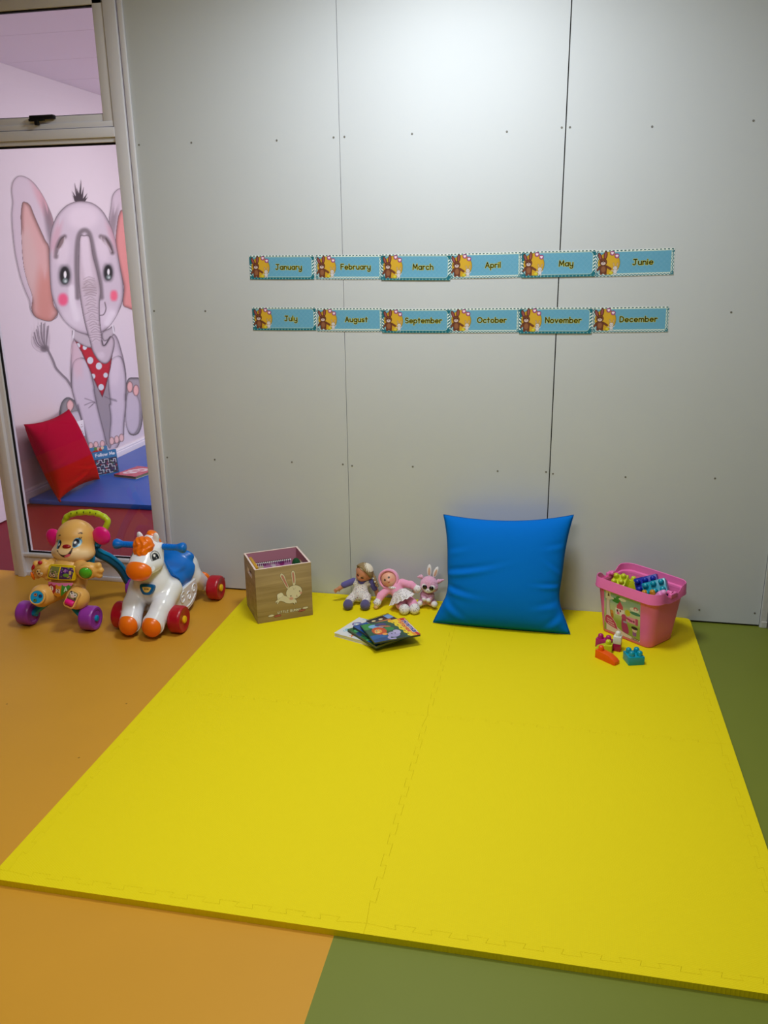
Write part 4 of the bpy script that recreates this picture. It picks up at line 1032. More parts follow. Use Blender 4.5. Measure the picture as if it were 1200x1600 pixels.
# blocks in the bucket
for k in range(3):
    block(f'lime toy block lying deep in the pink bucket, {("left", "middle", "right")[k]} of the bottom layer', 'lime', 2, 2, inbk(-.074 + k * .074, .005, .022), (0, 0, BKA + R(4 * k)), h=.10)
block('lime block turned on its side at the left in the pink bucket', 'lime', 2, 2, inbk(-.100, .012, .182), (R(30), R(-8), BKA + R(14)), h=.036)
block('lime block with rounded studs upright at the left in the pink bucket', 'lime', 2, 1, inbk(-.048, .030, .166), (R(-6), R(10), BKA + R(38)), h=.046)
block('dark blue block tipped over in the middle of the pink bucket', 'navy', 3, 2, inbk(-.010, .070, .202), (R(66), R(-22), BKA + R(30)), h=.036)
block('teal block tipped on its side in the pink bucket showing three studs', 'teal', 3, 2, inbk(.062, .030, .206), (R(52), R(-24), BKA + R(30)), h=.044)
block('amber block at the front right inside the pink bucket', 'amber', 2, 1, inbk(.070, -.030, .186), (R(8), R(-14), BKA + R(20)), h=.024)
block('pale pink long block leaning at the right inside the pink bucket', 'pink', 1, 1, inbk(.082, -.040, .160), (R(4), R(34), BKA), h=.092)

# ================================================================ PICTURE BOOKS ON THE MAT
m_cov = painted('book_cover_gloss', .25, .5, None, .3)
mpage = mat('page_block', (226, 224, 212), .7, .2); mboard = mat('board_edge', (112, 116, 96), .6, .3)


def board_book(label, corners_, thick, z, c, name='picture_book', page=None, spine=None, tilt=0.0, group='picture books on the mat'):
    """corners_: world xy of the cover's lower left, lower right and upper left; c: painted cover canvas"""
    a, b, d = [np.array(p[:2], float) for p in corners_]; W = np.linalg.norm(b - a); H = np.linalg.norm(d - a); ang = math.atan2(*(b - a)[::-1])
    t = thing(name, label, 'book', (a[0], a[1], z), ang, group); t.rotation_euler = (0, R(tilt), ang)
    obj('pages', bx(.002, W - .002, .002, H - .002, .0012, thick - .0012, .0006), page or (mboard if spine is not None else mpage), t)
    x0, x1, y0, y1 = c.X.min(), c.X.max(), c.Y.min(), c.Y.max()
    fn = lambda u, v, k: np.c_[(u - x0) / (x1 - x0) * W, (v - y0) / (y1 - y0) * H, np.full(u.size, thick - .0013 * k)]
    V, F, C = c.slab(fn, .0012, (60, 70, 60) if spine is not None else (214, 214, 208)); obj('cover', (V, F), m_cov, t, col=C, sharp=40)
    obj('back_cover', bx(0, W, 0, H, 0, .0012), spine or mpage, t, smooth=False)
    if spine is not None: obj('spine', bx(0, .0022, 0, H, 0, thick, .0008), spine, t)
    return t


def quad(pa, pb, pd, z): return [at(*pa, 2, z), at(*pb, 2, z), at(*pd, 2, z)]


def square(pa, pb, h, z):
    """corner a, corner b, depth h perpendicular (to the left of a->b)"""
    a, b = at(*pa, 2, z)[:2], at(*pb, 2, z)[:2]; d = (b - a) / np.linalg.norm(b - a); return [a, b, a + np.array([-d[1], d[0]]) * h]


# white book, lowest
c = Cv(0, 200, 0, 200, 1.6, (226, 228, 230))
for k in range(34):
    x, y = RNG.uniform(10, 190), RNG.uniform(10, 190); cl = [(120, 90, 170), (60, 110, 180), (230, 120, 60), (60, 60, 70), (120, 190, 220)][k % 5]
    P = cr([(x, y), (x + RNG.uniform(4, 14), y + RNG.uniform(-8, 12)), (x + RNG.uniform(12, 26), y + RNG.uniform(-6, 6))], 5); c.put(c.line(P, RNG.uniform(3, 6)), cl)
c.put(np.abs(c.el(40, 130, 24, 18)) - 3.5, (110, 84, 160)); c.put(np.abs(c.el(40, 130, 15, 11)) - 2, (70, 150, 200)); c.put(c.el(40, 60, 22, 14), (150, 200, 220)); c.put(c.el(120, 60, 20, 14), (170, 196, 214))
A0 = at(522, 989, 2, T + .016)[:2]; B0 = at(561, 964.5, 2, T + .016)[:2]
v = (B0 - A0); Ln = np.linalg.norm(v); v /= Ln; pr = np.array([v[1], -v[0]])
z0 = T + .0002
board_book('white picture book with scribbled cover, lowest of the pile', [A0, A0 + pr * .19, B0], .016, z0, c)
# thick green board books
GB = mat('green_board', (40, 92, 52), .35, .45)
c = Cv(0, 200, 0, 170, 1.6, (44, 112, 62))
for k in range(30):
    x, y = RNG.uniform(0, 200), RNG.uniform(0, 170); c.put(c.el(x, y, RNG.uniform(8, 26), RNG.uniform(6, 14), RNG.uniform(0, 180)), [(30, 90, 50), (80, 160, 60), (30, 96, 180), (20, 60, 120), (90, 180, 120)][k % 5])
c.put(np.abs(c.X - 12) - 10, (34, 96, 48))
L1 = at(543, 984, 2, T + .026)[:2]; F1 = at(587.5, 1011, 2, T + .026)[:2]; R1 = at(634, 994, 2, T + .026)[:2]
e1 = (F1 - L1); n1 = np.linalg.norm(e1); e1 /= n1; pe = np.array([-e1[1], e1[0]])
board_book('dark green board book lying on the white picture book', [L1, F1, L1 + pe * .165], .012, z0 + .0163, c, spine=GB)
c2 = Cv(0, 200, 0, 170, 1.6, (30, 84, 160))
for k in range(30):
    x, y = RNG.uniform(0, 200), RNG.uniform(0, 170); c2.put(c2.el(x, y, RNG.uniform(8, 24), RNG.uniform(6, 14), RNG.uniform(0, 180)), [(24, 60, 130), (60, 120, 200), (46, 120, 70), (14, 40, 90)][k % 4])
L2 = L1 + pe * .022 + e1 * .008
board_book('blue and green board book under the yellow and red book', [L2, L2 + e1 * n1 * .95, L2 + pe * .17], .010, z0 + .0286, c2, spine=mat('blue_board', (24, 70, 140), .35, .45))
# spiral-bound black book sticking out at the back
t = thing('spiral_notebook', 'black spiral bound picture book sticking out behind the pile', 'book', (0, 0, 0), 0, 'picture books on the mat')
za = z0 + .0389; S0 = at(574, 973, 2, za)[:2]; S1 = at(609, 961.5, 2, za)[:2]; es = (S1 - S0); ns = np.linalg.norm(es); es /= ns; ps = np.array([-es[1], es[0]])
O = S0 - ps * .13; t.location = (O[0], O[1], za); t.rotation_euler = (0, 0, math.atan2(es[1], es[0]))
c = Cv(0, 120, 0, 140, 1.5, (36, 34, 50)); c.put(c.box(104, 120, 30, 40, 4), (120, 166, 220)); c.put(c.line([(20, 100), (90, 92)], 12), (206, 120, 60)); c.put(c.box(40, 60, 60, 40, 4), (70, 60, 110))
for x, y in ((26, 120), (60, 116)): c.put(c.el(x, y, 10, 7), (226, 210, 160))
V, F, C = c.slab(lambda a, b, k: np.c_[a / 120 * ns, b / 1000, np.full(a.size, .004 - .004 * k)], .004); obj('cover', (V, F), m_cov, t, col=C, sharp=40)
obj('wire_binding', join(*[tube([(x, .138 + .0042 * math.cos(q_), .0046 + .0042 * math.sin(q_)) for q_ in np.linspace(0, 2 * math.pi, 12)[:-1]], .0009, 6, True) for x in np.arange(.004, ns, .0075)]), mat('dark_wire', (46, 40, 44), .4, .5), t)
# top book: jungle picture with red and yellow title panel
c = Cv(0, 240, 0, 180, 1.2, (30, 86, 66))
for x, y, rx, ry, a, cl in ((20, 150, 40, 26, 20, (48, 140, 66)), (30, 30, 60, 34, 0, (26, 92, 160)), (70, 140, 40, 20, -10, (120, 180, 226)), (96, 150, 30, 16, 0, (60, 60, 120)), (110, 130, 30, 8, 160, (186, 110, 70)), (120, 100, 24, 18, 0, (46, 130, 70)), (60, 16, 70, 16, 0, (20, 70, 130)), (150, 30, 60, 20, 0, (26, 74, 56)), (130, 14, 40, 12, 0, (20, 50, 60))): c.put(c.el(x, y, rx, ry, a), cl)
for k in range(14):
    q_ = k * math.pi * 2 / 14; c.put(c.el(66 + 24 * math.cos(q_), 96 + 24 * math.sin(q_), 13, 13), (200, 74, 36))
c.put(c.el(66, 96, 28, 28), (206, 84, 40)); c.put(c.el(60, 94, 19, 18), (238, 160, 62)); c.put(c.el(52, 86, 13, 10), (244, 196, 110))
for x, y in ((54, 102), (70, 102)): c.put(c.el(x, y, 4, 5), (240, 240, 230)); c.put(c.el(x, y, 2.4, 3.2), (30, 20, 16))
c.put(c.el(50, 90, 4, 3), (70, 40, 30)); c.put(c.el(80, 60, 14, 10), (240, 160, 70))
EL = (168, 158, 204); c.put(c.el(120, 44, 30, 26), EL); c.put(c.el(144, 62, 18, 20, 20), (186, 176, 216)); c.put(c.line(cr([(96, 34), (84, 22), (90, 8), (108, 6)], 6), 14), EL)
for x in (112, 130): c.put(c.el(x, 52, 3, 4), (30, 24, 40))
P = [(150, 180), (156, 150), (166, 140), (160, 122), (172, 104), (166, 84), (178, 66), (172, 44), (184, 30), (178, 14), (190, 0), (240, 0), (240, 180)]
c.put(c.poly(P, 40), (246, 214, 28)); c.put(c.el(158, 168, 14, 12), (244, 190, 30))
for x, y in ((168, 150), (176, 120), (180, 92), (184, 60), (188, 30)): c.put(c.el(x, y, 3, 5, 30), (60, 44, 16))
c.put(c.poly([(196, 180), (206, 0), (220, 0), (210, 180)], 20), (240, 150, 40)); c.put(c.poly([(210, 180), (222, 0), (240, 0), (240, 180)], 30), (200, 30, 36))
c.text('Animal', 217, 92, 17, 7, (52, 60, 150), (250, 240, 230), 2.2, ang=-88); c.text('Stories', 194, 96, 13, 5, (206, 40, 40), (250, 226, 120), 1.5, ang=-87)
c.put(c.line([(234, 170), (237, 20)], 3), (250, 236, 226))
zt = z0 + .0435
Fb, Rb, Lb = at(585.5, 1004, 2, zt + .008)[:2], at(657.5, 991, 2, zt + .008)[:2], at(561, 977, 2, zt + .008)[:2]
board_book('jungle animal story book with yellow and red title panel, topmost of the pile', [Fb, Rb, Lb], .008, zt, c, spine=mat('dark_spine', (24, 50, 60), .35, .45))
# ================================================================ PUPPY WALKER
def W(px, py, y): return at(px, py, 1, y)
WO = np.array([-.945, -.5, 0.0])
def wl(px, py, y): return W(px, py, y) - WO           # walker-local point under a traced feature
m_tan = mat('tan_plastic', (232, 178, 92), .38, .45)
m_pur = mat('purple_plastic', (150, 56, 170), .32, .5); m_tl = mat('teal_blue_plastic', (0, 142, 196), .32, .5); m_tld = mat('shaded_teal_plastic', (0, 84, 112), .4, .4)
m_lime = mat('lime_plastic', (190, 208, 30), .35, .45); m_mag = mat('hot_pink_plastic', (236, 24, 132), .3, .5); m_ygr = mat('green_plastic', (78, 176, 40), .22, .5); m_yel = mat('yellow_plastic', (236, 204, 20), .35, .45)
m_hp = painted('toy_print_gloss', .3, .45)
pw = thing('puppy_walker', 'push along toddler walker shaped like a smiling tan puppy with purple wheels', 'baby walker', tuple(WO))


def wheel(x, y, r, w, hub_r, mt, mh, parent, out=1):
    prof = [(0, -w / 2 + .004), (r * .62, -w / 2 + .004), (r * .70, -w / 2), (r * .9, -w / 2), (r * .97, -w / 2 + .004), (r, -w / 2 + .012), (r, w / 2 - .012), (r * .97, w / 2 - .004), (r * .9, w / 2), (r * .72, w / 2), (r * .64, w / 2 - .003), (0, w / 2 - .003)]
    o = obj('wheel', xf(lathe(prof, 40), (x, y, r + .0005), (0, R(90) * out, 0)), mt, parent)
    obj('hub_cap', xf(lathe([(0, w / 2 - .004), (hub_r, w / 2 - .004), (hub_r, w / 2 + .002), (hub_r * .8, w / 2 + .005), (hub_r * .5, w / 2 + .006), (0, w / 2 + .006)], 24), (x, y, r + .0005), (0, R(90) * out, 0)), mh, o)
    return o


for s in (-1, 1):
    wheel(s * .152 - .012, -.032, .0535, .062, .014, m_pur, m_tl, pw, s)
    wheel(s * .158 - .008, .345, .046, .05, .012, m_pur, m_tl, pw, s)
    obj('wheel_strut', join(tube([(s * .052 - .012, .0, .115), (s * .09 - .012, -.02, .085), (s * .122 - .012, -.032, .054)], [.026, .024, .018], 12, flat=.7), cyl((s * .115 - .012, -.032, .054), .012, .02, 'x')), m_tl, pw)
f_ = lambda P: su(.02, s_ell(P, (.006, .055, .205), (.082, .066, .098)), s_cap(P, (-.045, .03, .135), (-.078, -.035, .143), .036, .050), s_cap(P, (.055, .03, .135), (.094, -.035, .145), .036, .050))
obj('torso', snet(f_, (-.15, -.1, .03), (.17, .14, .32), .005), m_tan, pw, sharp=None)
# arms and hands
hr = wl(135, 894, -.52); hl = wl(64, 892, -.49); fg = wl(153, 893, -.47)
def f_(P):
    d = su(.018, s_cap(P, (.07, .05, .255), (.10, .02, .258), .034, .034), s_ell(P, hr + (0, .022, 0), (.037, .03, .037)))
    for dx, dz in ((.042, .022), (.050, .0), (.042, -.022)): d = smin(d, s_cap(P, hr + (.018, .03, dz * .6), hr + (dx, .03, dz), .017, .014), .007)
    return d
obj('arm', snet(f_, (.04, -.06, .19), (.24, .12, .33), .0035), m_tan, pw, sharp=None)
b = obj('green_ball', ball(hr + (0, -.004, 0), (.0275, .018, .0275), 28, 16, (R(12), 0, R(20))), m_ygr, pw); b['label'] = 'green ball button in the paw'
obj('ball_collar', xf(lathe([(.028, -.003), (.033, -.003), (.033, .003), (.028, .004), (.028, -.003)], 32), hr + (0, -.005, 0), (R(90 + 12), 0, R(20))), m_tan, pw)
def f_(P):
    d = su(.016, s_cap(P, (-.055, .05, .255), (-.08, .025, .25), .034, .03), s_ell(P, hl + (0, .012, 0), (.036, .028, .034)))
    for dx, dz in ((-.026, .026), (-.036, .0), (-.028, -.026), (.012, .036), (.02, -.032)): d = smin(d, s_ell(P, hl + (dx, .012, dz), (.016, .016, .016)), .006)
    return d
obj('arm', snet(f_, (-.19, -.05, .17), (-.02, .11, .33), .0035), m_tan, pw, sharp=None)
c = Cv(-26, 26, -26, 26, 1, (214, 150, 66)); c.put(c.el(2, -2, 16, 18), (238, 206, 150)); c.put(c.el(-1, -6, 5, 4), (120, 40, 30)); c.put(c.el(-6, 4, 3, 4), (40, 30, 26)); c.put(c.el(8, 6, 3, 4), (40, 30, 26)); c.put(c.line(arc(1, -8, 8, 6, 200, 340), 2), (130, 50, 40)); c.put(c.el(12, -4, 6, 4), (240, 230, 220))
V, F, C = c.grid(lambda a, q_: hl + np.c_[a / 1000 + .002, -.0185 + .10 * ((a / 1000) ** 2 + (q_ / 1000) ** 2) / .02, q_ / 1000]); k = c.el(0, 0, 20, 20).ravel()[F].max(1) < 0
obj('puppet_face', (V, F[k]), m_hp, pw, col=C, sharp=None)
obj('puppet_ear', join(ball(hl + (-.034, .0, .016), (.008, .008, .016), 14, 10, (0, R(30), 0)), ball(hl + (.004, -.004, .040), (.011, .008, .009), 14, 10)), mat('red_plastic', (186, 20, 44), .3, .5), pw)
obj('puppet_scarf', join(ball(hl + (-.044, 0, -.026), (.007, .008, .02), 14, 10, (0, R(-16), 0))), mat('orange_plastic', (246, 118, 14), .28, .5), pw)
# chest book and number panel
c = Cv(0, 132, 0, 72, .9, (236, 204, 24)); pl = c.poly([(14, 66), (62, 68), (54, 6), (4, 8)]); c.put(pl, (128, 134, 74)); pr_ = c.poly([(68, 68), (122, 64), (128, 46), (116, 6), (60, 5)]); c.put(pr_, (74, 40, 110))
for k in range(26):
    x, y = RNG.uniform(6, 60), RNG.uniform(10, 64); c.put(np.maximum(c.el(x, y, RNG.uniform(2, 5), RNG.uniform(2, 4)), pl), [(90, 110, 50), (190, 180, 120), (210, 150, 170), (70, 80, 60)][k % 4])
    x, y = RNG.uniform(66, 122), RNG.uniform(10, 64); c.put(np.maximum(c.el(x, y, RNG.uniform(2, 5), RNG.uniform(2, 4)), pr_), [(150, 90, 180), (210, 180, 110), (120, 150, 60), (50, 24, 84)][k % 4])
c.put(np.maximum(c.el(26, 18, 18, 15), pl), (50, 34, 40))
for x in (18, 36): c.put(np.maximum(c.el(x, 22, 8, 9), pl), (234, 210, 190)); c.put(np.maximum(c.el(x, 22, 3, 4), pl), (50, 34, 40))
c.put(c.el(27, 13, 4, 4), (196, 140, 60)); c.put(c.el(94, 28, 14, 9), (110, 160, 60)); c.put(c.el(90, 50, 6, 8), (170, 110, 190)); c.put(c.box(112, 40, 10, 20, 3), (210, 180, 120))
c.put(c.line([(65, 70), (57, 4)], 4), (246, 220, 40))
def chest(a, q_):                                     # artwork mm -> sloping chest
    u = a / 132; v = q_ / 72; x = -.058 + u * .136 + v * .012 * (1 - u); z = .216 + v * .062
    return np.c_[x, -.0135 + v * .012 + .045 * (u - .5) ** 2 - .006 * np.sin(np.pi * v), z]
V, F, C = c.grid(chest); k = c.box(67, 36, 132, 72, 12).ravel()[F].max(1) < 0
V = V + np.array([0, -.007, 0]); obj('picture_book_flap', (V, F[k]), m_hp, pw, col=C, sharp=None)
V2, F2 = tube(np.concatenate([[chest(np.array([x]), np.array([y]))[0] + (0, -.005, 0)] for x, y in np.r_[rrect(130, 70, 12, 5, 67, 36), rrect(130, 70, 12, 5, 67, 36)[:1]]]), .0032, 8); obj('book_rim', (V2, F2), m_yel, pw)
c = Cv(0, 110, 0, 62, .9, (228, 168, 80))
sh_ = c.poly(cr([(0, 60), (108, 62), (96, 40), (62, 8), (42, 2), (16, 16), (4, 40)], 1, True))
c.put(c.poly([(0, 62), (6, 30), (22, 6), (40, 30), (38, 62)]), (172, 20, 40)); c.put(c.poly([(38, 62), (40, 26), (22, 4), (48, -4), (62, 10), (66, 62)]), (226, 150, 40)); c.put(c.poly([(66, 62), (58, 6), (72, 10), (108, 40), (108, 62)]), (70, 150, 50))
for x in np.arange(6, 112, 24): c.put(c.el(x, 60, 13, 11), (226, 120, 170))
c.put(c.box(55, 60, 112, 8), (226, 120, 170))
c.put(c.el(18, 36, 10, 10), (240, 236, 232)); c.text('1', 18, 30, 8, 3, (150, 20, 40)); c.put(c.box(48, 28, 17, 17, 2), (240, 236, 230)); c.text('2', 48, 22, 8, 3, (150, 60, 50)); c.text('A', 80, 28, 10, 3.4, (230, 240, 220))
def lowp(a, q_):
    u = a / 110; v = q_ / 62; return np.c_[-.056 + u * .126, -.030 + v * .010 + .05 * (u - .5) ** 2 - .004 * np.sin(np.pi * v), .138 + v * .067]
V, F, C = c.grid(lowp); k = sh_.ravel()[F].max(1) < 0; obj('number_panel', (V + (0, -.002, 0), F[k]), m_hp, pw, col=C, sharp=None)
# foot buttons
def disc_on(cn, nrm, r, canvas, name, base, thick=.006, up=(0, 0, 1), asp=1.0):
    n_ = np.array(nrm, float); n_ /= np.linalg.norm(n_); u_ = np.cross(up, n_); u_ /= np.linalg.norm(u_); v_ = np.cross(n_, u_)
    Mx = Matrix(((*[u_[0], v_[0], n_[0]], cn[0]), (u_[1], v_[1], n_[1], cn[1]), (u_[2], v_[2], n_[2], cn[2]), (0, 0, 0, 1)))
    return Mx
fl_ = wl(58, 933, -.585); fr_ = wl(112, 936, -.585)
Mx = disc_on(fl_, (.22, -.86, .42), .03, None, '', None)
o = obj('foot_dial', xm(lathe([(0, -.012), (.034, -.012), (.034, .001), (.031, .004), (.029, .003), (0, .003)], 36), Mx), m_tan, pw)
c = Cv(-29, 29, -29, 29, .9, (20, 150, 206))
for x, y, cl in ((-6, 10, (190, 120, 80)), (14, 4, (24, 60, 120)), (-8, -14, (90, 130, 60))): c.put(c.el(x + 1, y - 1, 8.4, 8.4), (16, 90, 130)); c.put(c.el(x, y, 7, 7), cl); c.put(c.el(x - 1, y + 2, 3, 3), (60, 44, 40))
V, F, C = c.grid(None, 0); V = V / 1000; k = c.el(0, 0, 28, 28).ravel()[F].max(1) < 0; V, _ = xm((V + (0, 0, .0038), F), Mx); obj('dial_face', (V, F[k]), m_hp, o, col=C, sharp=None)
Mx = disc_on(fr_, (.12, -.86, .45), .03, None, '', None) @ Matrix.Rotation(R(-22), 4, 'Z')
P = rrect(.052, .078, .015, 6)
o = obj('foot_panel', xm((prism(P, -.014, .004, .002)), Mx), m_tan, pw)
c = Cv(-22, 22, -34, 34, .9, (110, 90, 60)); c.put(c.box(0, 18, 40, 30, 6), (150, 140, 90))
for x, y in ((-8, 22), (8, 20)): c.put(c.el(x, y, 8, 8), (232, 220, 214)); c.put(c.el(x, y, 3, 3), (50, 40, 50))
c.put(c.el(0, 12, 9, 6), (226, 190, 180)); c.put(c.el(-14, 28, 5, 4), (60, 50, 60)); c.put(c.el(14, 6, 5, 4), (70, 50, 50)); c.put(c.box(0, -18, 44, 32), (150, 10, 80))
V, F, C = c.grid(None, 0); k = c.box(0, 0, 42, 66, 11).ravel()[F].max(1) < 0; V, _ = xm((V / 1000 + (0, 0, .0046), F), Mx); obj('panel_picture', (V, F[k]), m_hp, o, col=C, sharp=None)
obj('pink_roller', xm(xf(cyl((0, 0, 0), .0125, .038, 'x', 24, .002), (0, -.017, .002)), Mx), m_mag, o)
# head with painted face
HC = np.array([.013, .130, .343])
f_ = lambda P: su(.03, s_ell(P, HC + (0, .005, .018), (.085, .080, .080)), s_ell(P, HC + (.003, -.035, -.038), (.101, .066, .047)), s_ell(P, HC + (.006, -.075, -.024), (.055, .034, .032)))
V, F = snet(f_, HC - (.13, .14, .11), HC + (.13, .11, .12), .0028)
e_ = .002; G = np.stack([f_(V + e_ * np.eye(3)[i]) - f_(V - e_ * np.eye(3)[i]) for i in range(3)], 1); G /= np.linalg.norm(G, axis=1)[:, None]


class Pt(Cv):
    """paint on free vertices seen in a projection (x, y)"""
    def __init__(s, x, y, col, res): s.X, s.Y, s.res, s.c, s.m = x[None], y[None], res, np.zeros((1, len(x), 3)) + col, np.zeros((1, len(x)))


p = Pt(V[:, 0] * 1000, V[:, 2] * 1000, np.array((230, 176, 94)), 2.0)
front = (G[:, 1] < .05)[None]
def hit(f, px, py, o, d0=2.9, d1=4.6):
    """where the traced line of sight meets the surface f (local)"""
    d = CAM_F + (px - 600) / FPX * CAM_R - (py - 800) / FPX * CAM_U; d = d / np.linalg.norm(d)
    t = np.linspace(d0, d1, 1700); P_ = CAM_P + t[:, None] * d - o; D_ = f(P_); k_ = int(np.argmax(D_ < 0)) if (D_ < 0).any() else int(np.argmin(D_)); return P_[k_]
def fp(px, py, y=0): q_ = hit(f_, px, py, WO); return (q_[0] * 1000, q_[2] * 1000)
T1 = lambda x, y: (20 + x / 7.5, 790 + y / 7.5)
cz = HC[2] * 1000
p.glow(np.where(front, p.el(HC[0] * 1000 + 4, cz - 42, 88, 32), 90), (246, 214, 164), 22, .95)
def fe(x, y, rx, ry, col, ang=0, dy=-.455, a=1.0):
    u, v = fp(*T1(x, y), dy); p.put(np.where(front, p.el(u, v, rx, ry, ang), 90), col, 2.2, a)
fe(756, 428, 16, 18, (86, 166, 220)); fe(788, 438, 5, 11, (176, 218, 242)); fe(744, 430, 11, 15, (16, 22, 40)); fe(734, 430, 4.6, 5.2, (250, 250, 250))
fe(541, 450, 12, 17, (110, 176, 200)); fe(549, 453, 9, 15, (16, 22, 40)); fe(543, 455, 3.6, 4.6, (250, 250, 250))
def fl2(pts, w, col, dy=-.46, n=6):
    P = cr([fp(*T1(*q_), dy) for q_ in pts], n); p.put(np.where(front, p.line(P, w), 90), col, 2.0)
def fpoly(pts, col, dy=-.47, n=5):
    P = cr([fp(*T1(*q_), dy) for q_ in pts], n, True); p.put(np.where(front, p.poly(P, 30), 90), col, 2.0)
fpoly([(525, 530), (560, 572), (605, 580), (650, 560), (696, 505), (690, 550), (660, 590), (610, 608), (565, 590)], (46, 16, 16))
fpoly([(605, 596), (630, 576), (670, 566), (672, 585), (645, 602), (612, 606)], (226, 90, 120))
fl2([(518, 528), (530, 535)], 4, (60, 30, 20)); fl2([(690, 508), (702, 500)], 4, (60, 30, 20))
fl2([(775, 325), (795, 318), (812, 326)], 4, (60, 36, 20), -.43); fl2([(540, 355), (548, 347), (558, 347)], 4, (60, 36, 20), -.43)
for q_ in ([(775, 390), (785, 370)], [(788, 396), (805, 372)], [(530, 410), (522, 400)], [(525, 425), (514, 418)]): fl2(q_, 3, (40, 26, 20), -.45)
obj('head', (V, F), painted('puppy_head_paint', .38, .45), pw, col=p.c[0], sharp=None)
q_ = hit(f_, *T1(628, 484), WO)
obj('nose', ball(q_ + (0, .002, 0), (.0195, .010, .011), 24, 14, (R(18), 0, R(6))), mat('dark_red_plastic', (150, 14, 30), .25, .5), pw)
for cx_, rr, a_ in (((-.099, .142, .346), (.040, .017, .047), -28), ((.134, .142, .372), (.043, .018, .042), 40)): obj('ear', ball(cx_, rr, 28, 18, (0, R(a_), 0)), m_mag, pw)
# handle and side arms down to the rear wheels
hp_ = [wl(*q_, y) for q_, y in (((104, 830), -.31), ((102, 822), -.305), ((101.5, 814), -.30), ((106.5, 806), -.30), ((118, 802), -.30), ((133, 800.5), -.30), ((148, 801.5), -.30), ((160, 806), -.30), ((168, 813), -.30), ((167, 820), -.305), ((163, 828), -.31))]
hp_ = cr(hp_, 6); rad = .0134 + .0012 * np.cos(np.linspace(0, 1, len(hp_)) * 2 * math.pi * 11) * (np.abs(np.linspace(-1, 1, len(hp_))) < .55)
h_ = obj('push_handle', tube(hp_, rad, 16), m_lime, pw)
for i in range(22, 41, 4): obj('grip_mark', ball(hp_[i] + (0, -.0125, .004), (.0022, .003, .0055), 8, 6), mat('dark_rubber_marks', (50, 60, 14), .6, .3), h_)
for s, base in ((-1, hp_[0]), (1, hp_[-1])):
    pts = [base + (0, .004, -.004), (base[0] * .8, .20, .345), (s * .080 + .004, .165, .292), (s * .104 + .006, .22, .236), (s * .118 + .004, .285, .165), (s * .126 + .002, .345, .062)]
    c_ = cr(pts, 7); P_, T_, _, _ = frames(c_); nrm = np.cross(T_, (1.0, 0, 0)); nrm /= np.linalg.norm(nrm, axis=1)[:, None] + 1e-9; nrm *= np.sign((nrm @ np.array((0, .5, 1.0))))[:, None]
    X_ = np.cross(nrm, T_)
    def ribbon(i0, w_, h0, h1): return loft([P_[i] + np.outer(q2[:, 0], X_[i]) + np.outer(q2[:, 1], nrm[i]) for i in range(i0, len(P_)) for q2 in [rrect(w_, h1 - h0, .0045, 3, 0, (h0 + h1) / 2)]])
    obj('side_arm', ribbon(2, .030, .002, .020), m_tl, pw); obj('arm_web', ribbon(10, .018, -.022, .006), m_tld, pw)  # web in darker teal: shade inside the channel put into its colour
obj('back_shell', snet(lambda P: s_ell(P, (.008, .13, .27), (.085, .05, .075)), (-.1, .06, .18), (.12, .2, .36), .008), m_tl, pw, sharp=None)

# ================================================================ RIDE-ON HORSE
HO = np.array([-.545, -.33, 0.0])
def ho(px, py, y): return W(px, py, y) - HO
m_hw = mat('glossy_white_plastic', (238, 239, 246), .22, .5, None, None, .25); m_or = mat('orange_plastic', (246, 118, 14), .28, .5); m_bl = mat('blue_plastic', (0, 112, 210), .28, .5); m_rw = mat('red_wheel_plastic', (176, 14, 36), .3, .5); m_yh = mat('yellow_hub', (240, 196, 24), .35, .5)
hs_ = thing('ride_on_horse', 'white ride on horse with orange mane, blue saddle and red wheels', 'ride-on toy', tuple(HO))
for s in (-1, 1):
    wheel(s * .131 + .002, -.158, .0595, .056, .0165, m_rw, m_yh, hs_, s)
    wheel(s * .149 + .001, .212, .0575, .056, .0165, m_rw, m_yh, hs_, s)
    obj('axle_boss', cyl((s * .094 + .002, -.158, .058), .022, .05, 'x', 24, .004), m_hw, hs_); obj('axle_boss', cyl((s * .110 + .001, .212, .058), .022, .036, 'x', 24, .004), m_hw, hs_)
def body_f(P):
    Q = P.copy(); Q[:, 0] = np.abs(Q[:, 0])
    d = su(.035, s_ell(P, (0, .03, .165), (.082, .17, .062)), s_ell(P, (0, -.11, .185), (.082, .065, .085)), s_ell(P, (0, .140, .172), (.098, .098, .088)))
    d = smin(d, s_cap(P, (0, -.09, .20), (0, -.105, .30), .068, .055), .03)
    leg = su(.02, s_cap(Q, (.070, -.085, .165), (.066, -.165, .115), .052, .043), s_cap(Q, (.066, -.165, .115), (.054, -.228, .066), .044, .046))
    d = smin(d, leg, .014)
    d = smin(d, s_cap(Q, (.062, .15, .13), (.072, .205, .082), .05, .042), .016)
    return np.maximum(d, .006 - P[:, 2])
obj('body', snet(body_f, (-.18, -.30, .0), (.18, .28, .39), .0055), m_hw, hs_, sharp=None)
for s in (-1, 1):
    obj('hoof', xf(snet(lambda P: smax(s_ell(P, (0, 0, 0), (.0465, .045, .049)), P[:, 1] + .008, .012), (-.055, -.055, -.055), (.055, .03, .055), .0035), (s * .0535, -.238, .058), (R(-6), 0, 0)), m_or, hs_, sharp=None)
    obj('hoof_band', xf(lathe([(.045, -.004), (.0495, -.003), (.0495, .003), (.045, .004)], 36), (s * .0535, -.232, .0635), (R(84), 0, 0)), m_hw, hs_)
    obj('rear_hoof', ball((s * .076, .250, .085), (.034, .018, .036), 24, 16, (R(20), 0, 0)), m_or, hs_)
